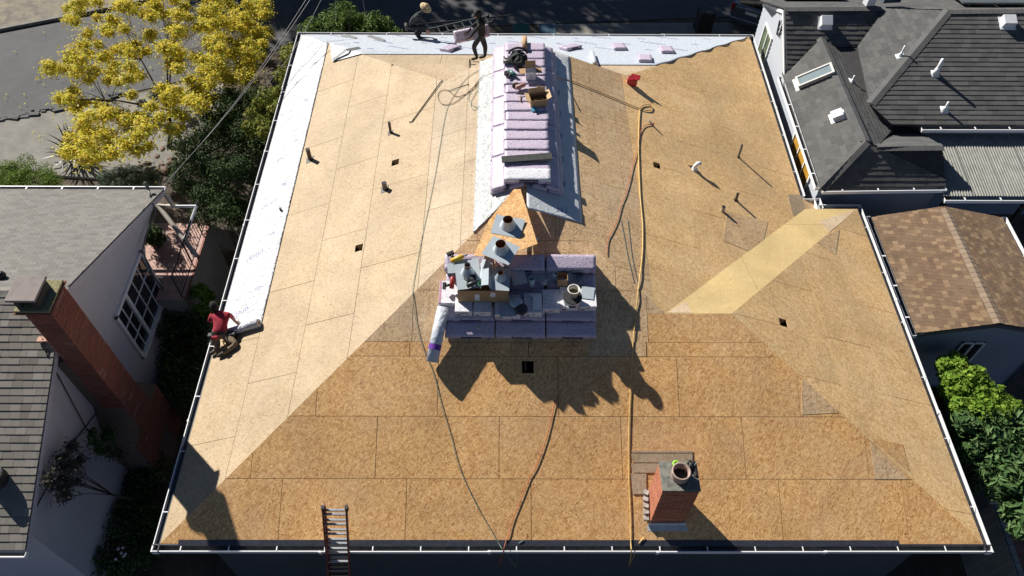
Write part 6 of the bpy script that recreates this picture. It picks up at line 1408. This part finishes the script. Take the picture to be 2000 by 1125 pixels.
# ------------------------------------------------------------------ people
def seg_dist(p, a, b_):
    ab = b_-a; t = max(0, min(1, (p-a).dot(ab)/max(ab.length_squared, 1e-9))); return (p-(a+ab*t)).length
SKIN = mat('skin', (.42, .24, .16), .55, .06, 8)
def person(label, J, cloth, head_dir, loc, skin=SKIN):
    """J: joint name -> (position, radius); one continuous skinned body; cloth: bone -> material"""
    bones = [('pelvis', 'belly'), ('belly', 'chest'), ('chest', 'neck'), ('neck', 'head0')]
    for s_ in 'lr': bones += [('chest', 'sh'+s_), ('sh'+s_, 'el'+s_), ('el'+s_, 'wr'+s_), ('wr'+s_, 'pa'+s_), ('pelvis', 'hi'+s_), ('hi'+s_, 'kn'+s_), ('kn'+s_, 'an'+s_), ('an'+s_, 'to'+s_)]
    names = list(J); idx = {n: i for i, n in enumerate(names)}
    me = bpy.data.meshes.new('body'); me.from_pydata([tuple(J[n][0]) for n in names], [(idx[a_], idx[c]) for a_, c in bones], []); o = bpy.data.objects.new('skeleton', me); C.objects.link(o)
    m = o.modifiers.new('skin', 'SKIN'); m.use_smooth_shade = True; m.branch_smoothing = .4; s2 = o.modifiers.new('sub', 'SUBSURF'); s2.levels = 2; s2.render_levels = 2
    for n in names:
        r = J[n][1]; sv = me.skin_vertices[0].data[idx[n]]; sv.radius = (r, r) if not hasattr(r, '__len__') else r; sv.use_root = (n == 'pelvis')
    dg = bpy.context.evaluated_depsgraph_get(); dg.update(); bm_ = bpy.data.meshes.new_from_object(o.evaluated_get(dg)); bpy.data.objects.remove(o)
    V = [tuple(v.co) for v in bm_.vertices]; F_ = [tuple(p.vertices) for p in bm_.polygons]; b = MB(); b.v = V
    ms = []; 
    for f in F_:
        c = sum((Vector(V[i]) for i in f), Vector())/len(f); best = min(bones, key=lambda q: seg_dist(c, Vector(J[q[0]][0]), Vector(J[q[1]][0]))-(.02 if q[0] in ('pelvis', 'belly') else 0))
        key = {'el': 'forearm', 'wr': 'hand', 'sh': 'sleeve', 'hi': 'thigh', 'kn': 'shin', 'an': 'shoe'}.get(best[0][:2], 'torso')
        if best in (('pelvis', 'hil'), ('pelvis', 'hir')): key = 'thigh'
        if best[0] == 'neck': key = 'neck'
        if best == ('pelvis', 'belly') and (c-Vector(J['pelvis'][0])).length < (c-Vector(J['belly'][0])).length: key = 'thigh'
        mt = cloth.get(key, skin)
        if mt not in ms: ms.append(mt)
        b.f.append(f); b.m.append(ms.index(mt))
    if skin not in ms: ms.append(skin)
    hm = ms.index(cloth.get('hand', skin)) if cloth.get('hand', skin) in ms else ms.index(skin); si = ms.index(skin)
    for s_ in 'lr':                                                      # four fingers and a thumb, curled
        W_, Pm = Vector(J['wr'+s_][0]), Vector(J['pa'+s_][0]); d = (Pm-W_).normalized(); side = d.cross(Vector((0, 0, 1))); side = side.normalized() if side.length > .1 else Vector((1, 0, 0)); dn = side.cross(d); dn = -dn if dn.z > 0 else dn
        for k, (off, ln) in enumerate(((-.030, .072), (-.010, .08), (.010, .076), (.030, .06))):
            q0 = Pm+side*off-d*.02; b.tube([q0, q0+d*ln*.5+dn*.006, q0+d*ln*.85+dn*.03, q0+d*ln*.95+dn*.055], [.0105, .0095, .009, .007], 6, hm)
        q0 = W_.lerp(Pm, .4)-side*.03; b.tube([q0, q0-side*.03+d*.03, q0-side*.03+d*.07+dn*.015], [.012, .011, .008], 6, hm)
    # head with face
    hd = Vector(J['head0'][0]); fw_ = Vector(head_dir).normalized(); rt = fw_.cross(Vector((0, 0, 1))).normalized(); up = rt.cross(fw_); Rh = Matrix((rt, fw_, up)).transposed(); hc = hd+up*.045
    n0 = len(b.v); b.ell(hc, (.075, .095, .115), 9, si, Rh)
    for i in range(n0, len(b.v)):
        q = Rh.transposed() @ (Vector(b.v[i])-hc)
        if q.y > 0 and q.z < -.02: q.x *= .88
        if q.y > .04 and abs(q.x) < .035 and -.03 < q.z < .04: q.y -= .004
        b.v[i] = tuple(hc+Rh @ q)
    b.tube([hc+Rh @ Vector((0, .088, .02)), hc+Rh @ Vector((0, .108, -.015)), hc+Rh @ Vector((0, .09, -.025))], [.008, .014, .008], 6, si)
    for sx in (-1, 1): b.ell(hc+Rh @ Vector((sx*.076, -.005, 0)), (.012, .02, .03), 5, si, Rh)
    T = thing('person', label, 'person', loc); bo = b.build('body', ms, T, True)
    for sx in (-1, 1): e = MB(); e.ell(hc+Rh @ Vector((sx*.03, .084, .015)), (.012, .008, .007), 5, 0, Rh); e.build('eye', BLACK, T, True)
    e = MB(); e.tube([hc+Rh @ Vector((-.022, .088, -.055)), hc+Rh @ Vector((.022, .088, -.055))], .005, 5); e.build('mouth', mat('lips', (.3, .1, .08), .5), T)
    return T, hc, Rh
def hair(T, hc, Rh, m, name='hair', k=1.08, low=-.02):
    b = MB(); n0 = 0; b.ell(hc+Rh @ Vector((0, -.012, .018)), (.075*k+.006, .095*k, .112*k), 9, 0, Rh)
    keep = [f for f in b.f if all((Rh.transposed() @ (Vector(b.v[i])-hc)).z > low or (Rh.transposed() @ (Vector(b.v[i])-hc)).y < .0 for i in f)]; b.f = keep; b.m = [0]*len(keep); return b.build(name, m, T, True)
BLK = mat('black_cloth', (.014, .016, .019), .9, .2, 6, bmp=1., bscale=15); GRYC = mat('charcoal_cloth', (.035, .04, .045), .9, .2, 6, bmp=1., bscale=15); BOOT = mat('boot', (.03, .025, .02), .6); REDC = mat('red_cloth', (.42, .02, .045), .85, .2, 7, bmp=1., bscale=15); KHK = mat('khaki_cloth', (.22, .16, .10), .9, .2, 7, bmp=1., bscale=15); DNM = mat('dark_denim', (.03, .04, .055), .9, .2, 6, bmp=1., bscale=15)
# 1 crouching, straw hat -- faces right, squatting on the street-side slope
y1 = 16.0
def A1(u, v, dy=0): return aty(u, v, y1+dy)
ft = on(808, 74, 'B'); zf = ft.z; y1 = ft.y+.02
J1 = {'pelvis': (A1(803, 54), .135), 'belly': (A1(803, 44), .14), 'chest': (A1(811, 33), .15), 'neck': (A1(822, 25, .0), .055), 'head0': (A1(829, 20, -.02), .06)}
for s_, dy, dx in (('l', .17, 0), ('r', -.17, 4)):
    J1['sh'+s_] = (A1(815, 31, dy), .062); J1['el'+s_] = (A1(828+dx, 44, dy), .048); J1['wr'+s_] = (A1(832+dx, 58, dy*.5), .03); J1['pa'+s_] = (A1(834+dx, 63, dy*.4), .034)
    J1['hi'+s_] = (A1(805, 55, dy*.7), .095); J1['kn'+s_] = (A1(826+dx, 52, dy*1.1), .07); 
    an = on(810+dx*1.5, 72, 'B'); an = Vector((an.x, y1+dy*.9, roof_z(an.x, y1+dy*.9)+.10)); J1['an'+s_] = (an, .05); J1['to'+s_] = (an+Vector((.19, -.02, -.06)), .042)
T1, hc, Rh = person('person crouching in dark clothes and a straw hat near the far gutter', J1, {'torso': GRYC, 'sleeve': GRYC, 'forearm': GRYC, 'thigh': BLK, 'shin': BLK, 'shoe': BOOT, 'neck': GRYC}, (.8, -.25, -.55), J1['pelvis'][0])
hair(T1, hc, Rh, BLK)
b = MB(); hp = hc+Rh @ Vector((0, -.01, .07)); b.lathe(hp, [(.001, .115), (.05, .118), (.085, .10), (.10, .0), (.19, -.012), (.195, -.005), (.10, .012)], 26, 0, Rh); b.build('hat', mat('straw', (.55, .42, .24), .8, .15, 30), T1, True)
b = MB(); b.lathe(hp, [(.103, .004), (.101, .035)], 26, 0, Rh); b.build('hat_band', mat('hat_band', (.25, .15, .08), .8), T1, True)
b = MB(); c = Vector(J1['pelvis'][0]); b.box(c+Vector((-.14, -.05, .06)), (.1, .2, .2), .1); b.build('tool_pouch', BOOT, T1, bevel=.03); b = MB(); b.lathe(c+Vector((0, 0, .06)), [(.165, -.03), (.17, .03)], 18, 0, RYm(.25)); b.build('belt', BOOT, T1, True)
# 2 standing, hooded, carrying a bundle
y2 = 13.55
def A2(u, v, dy=0): return aty(u, v, y2+dy)
J2 = {'pelvis': (A2(938, 72), .135), 'belly': (A2(939, 62), .125), 'chest': (A2(940, 46), .15), 'neck': (A2(937, 36), .065), 'head0': (A2(934, 31), .065)}
for s_, dy, el, wr in (('l', .2, (922, 52), (915, 62)), ('r', -.17, (928, 60), (918, 73))):
    J2['sh'+s_] = (A2(939+(6 if s_ == 'r' else -4), 43, dy), .065); J2['el'+s_] = (A2(*el, dy+.03), .05); J2['wr'+s_] = (A2(*wr, dy*.6), .032); J2['pa'+s_] = (A2(wr[0]-6, wr[1]+1, dy*.5), .036)
for s_, dy, kn, fu in (('l', -.08, (925, 92), 932), ('r', .10, (948, 92), 947)):
    J2['hi'+s_] = (A2(938+(4 if s_ == 'r' else -3), 74, dy), .1); J2['kn'+s_] = (A2(*kn, dy), .07)
    P = A2(fu, 112 if s_ == 'l' else 103, dy); P.z = roof_z(P.x, P.y)+.11; J2['an'+s_] = (P, .048); J2['to'+s_] = (P+Vector((-.18, 0, -.05)), .042)
T2, hc, Rh = person('person in a black hooded jacket walking with a lavender bundle in his arms', J2, {'torso': BLK, 'sleeve': BLK, 'forearm': BLK, 'thigh': DNM, 'shin': DNM, 'shoe': BOOT, 'neck': BLK, 'hand': mat('dark_glove', (.05, .035, .03), .8)}, (-.85, -.3, -.35), J2['pelvis'][0])
b = MB(); b.ell(hc+Rh @ Vector((0, -.022, .008)), (.098, .115, .135), 10, 0, Rh); kp_ = [f for f in b.f if not all((Rh.transposed() @ (Vector(b.v[i])-hc)).y > .055 for i in f)]; b.f = kp_; b.m = [0]*len(kp_); b.build('hood', BLK, T2, True)
b = MB(); b.lathe(hc+Rh @ Vector((0, .01, .05)), [(.001, .085), (.06, .075), (.085, .02), (.088, 0)], 18, 0, Rh); b.prism([hc+Rh @ Vector(p) for p in ((-.07, .07, .055), (.07, .07, .055), (.055, .155, .035), (-.055, .155, .035))], Rh @ Vector((0, 0, -.006))); b.build('cap', GRYC, T2, True)
hc2 = A2(921, 66, .10); bundle('lavender bundle held tilted by the hooded worker', hc2, hbR, None, 2)
# 3 kneeling, red shirt
def A3(u, v, z): return atz(u, v, z)
J3 = {'pelvis': (A3(430, 654, .36), (.16, .13)), 'belly': (A3(430, 640, .47), .14), 'chest': (A3(431, 621, .60), .165), 'neck': (A3(424, 607, .64), .055), 'head0': (A3(420, 603, .66), .06),
      'shl': (A3(413, 618, .60), .068), 'ell': (A3(409, 628, .40), .048), 'wrl': (A3(420, 616, .22), .032), 'pal': (A3(424, 611, .17), .035),
      'shr': (A3(447, 614, .62), .068), 'elr': (A3(453, 619, .44), .048), 'wrr': (A3(460, 629, .30), .032), 'par': (A3(464, 631, .27), .036)}
for s_, hx, kx, ax_, tx in (('l', (420, 656), (425, 676), (418, 688), (410, 692)), ('r', (440, 656), (462, 672), (436, 690), (424, 697))):
    J3['hi'+s_] = (A3(*hx, .33), .105)
    for nm, px_, hh, rr_2 in (('kn', kx, .085, .075), ('an', ax_, .075, .055), ('to', tx, .06, .045)):
        P = hit(px_[0], px_[1], hh); P.z = roof_z(max(P.x, .05), P.y)+hh if P.x > 0 else hh; J3[nm+s_] = (P, rr_2)
T3, hc, Rh = person('person in a red shirt and khaki trousers kneeling at the left eave to unroll underlayment', J3, {'torso': REDC, 'sleeve': REDC, 'thigh': KHK, 'shin': KHK, 'shoe': BOOT}, (-.45, .75, -.45), J3['pelvis'][0])
hair(T3, hc, Rh, mat('dark_hair', (.012, .009, .008), .9, .2, 20), 'hair', 1.2, -.05)
c = Vector(J3['pelvis'][0]); cb = Vector(J3['belly'][0]); ax3 = (cb-c).normalized(); Rb = ax3.to_track_quat('Z', 'Y').to_matrix()
b = MB(); b.lathe(c.lerp(cb, .3), [(.175, -.03), (.178, .03)], 22, 0, Rb, 1.08, .9); b.build('tool_belt', BLACK, T3, True)
for dx, dy, sz, m in ((-.2, -.03, (.12, .12, .16), BLACK), (.2, .0, (.14, .13, .17), BLACK), (.30, .02, (.10, .12, .15), BLACK), (-.04, -.16, (.14, .07, .1), REDC)):
    b = MB(); b.box(c+Vector((dx, dy, -.02+(.14 if m is REDC else 0))), sz, .1); b.build('rag' if m is REDC else 'pouch', m, T3, bevel=.025)
b = MB(); b.tube([c+Vector((.09, -.16, .02)), c+Vector((.12, -.22, -.18))], .015, 8); b.build('tool_handle', mat('wood_orange', (.55, .22, .05), .5), T3)
b = MB(); b.tube([c+Vector((-.16, -.12, -.02)), c+Vector((-.28, -.16, -.14))], .012, 6); b.build('pry_tool', STEEL, T3)

# a few more loose flashings on the pile
for lab, (u, v, z), rz, sx, sy, tilt in (('blue-grey flashing sheet leaning behind the right end of the brown box', (1012, 538, 2.42), .25, .30, .42, 12), ('square galvanised sheet lying on the rightmost carton', (1148, 572, ZC+.17), -.15, .26, .30, 2),
        ('narrow galvanised strip lying across the lavender row behind the tub', (1120, 520, 2.42), .1, .62, .12, 3), ('small galvanised sheet tucked under the neighbouring vent, left of the brown box', (884, 520, 2.52), .1, .22, .34, 5), ('flat galvanised sheet on the stained carton lid', (992, 606, ZC+.165), .05, .34, .30, 1)):
    b = MB(); Rr = RZ(rz) @ RX(rad(tilt)); P = atz(u, v, z); b.frame_box(P-Rr @ Vector((sx/2, sy/2, 0)), Rr @ Vector((sx, 0, 0)), Rr @ Vector((0, sy, 0)), (0, 0, .003)); tag(b.build('flashing_sheet', GALV), lab, 'metal sheet')
for lab, (u, v, z), r in (('crumpled white wrapper between the cartons and the lavender bundles', (1063, 552, 2.32), .06), ('torn lavender wrapper scrap at the front of the pile', (935, 640, 1.92), .05), ('scrap of clear wrap on the ridge row near the drill', (1068, 182, 3.03), .05)):
    lump('wrapper_scrap', lab, 'plastic wrap', atz(u, v, z), r, MEMS, int(u))
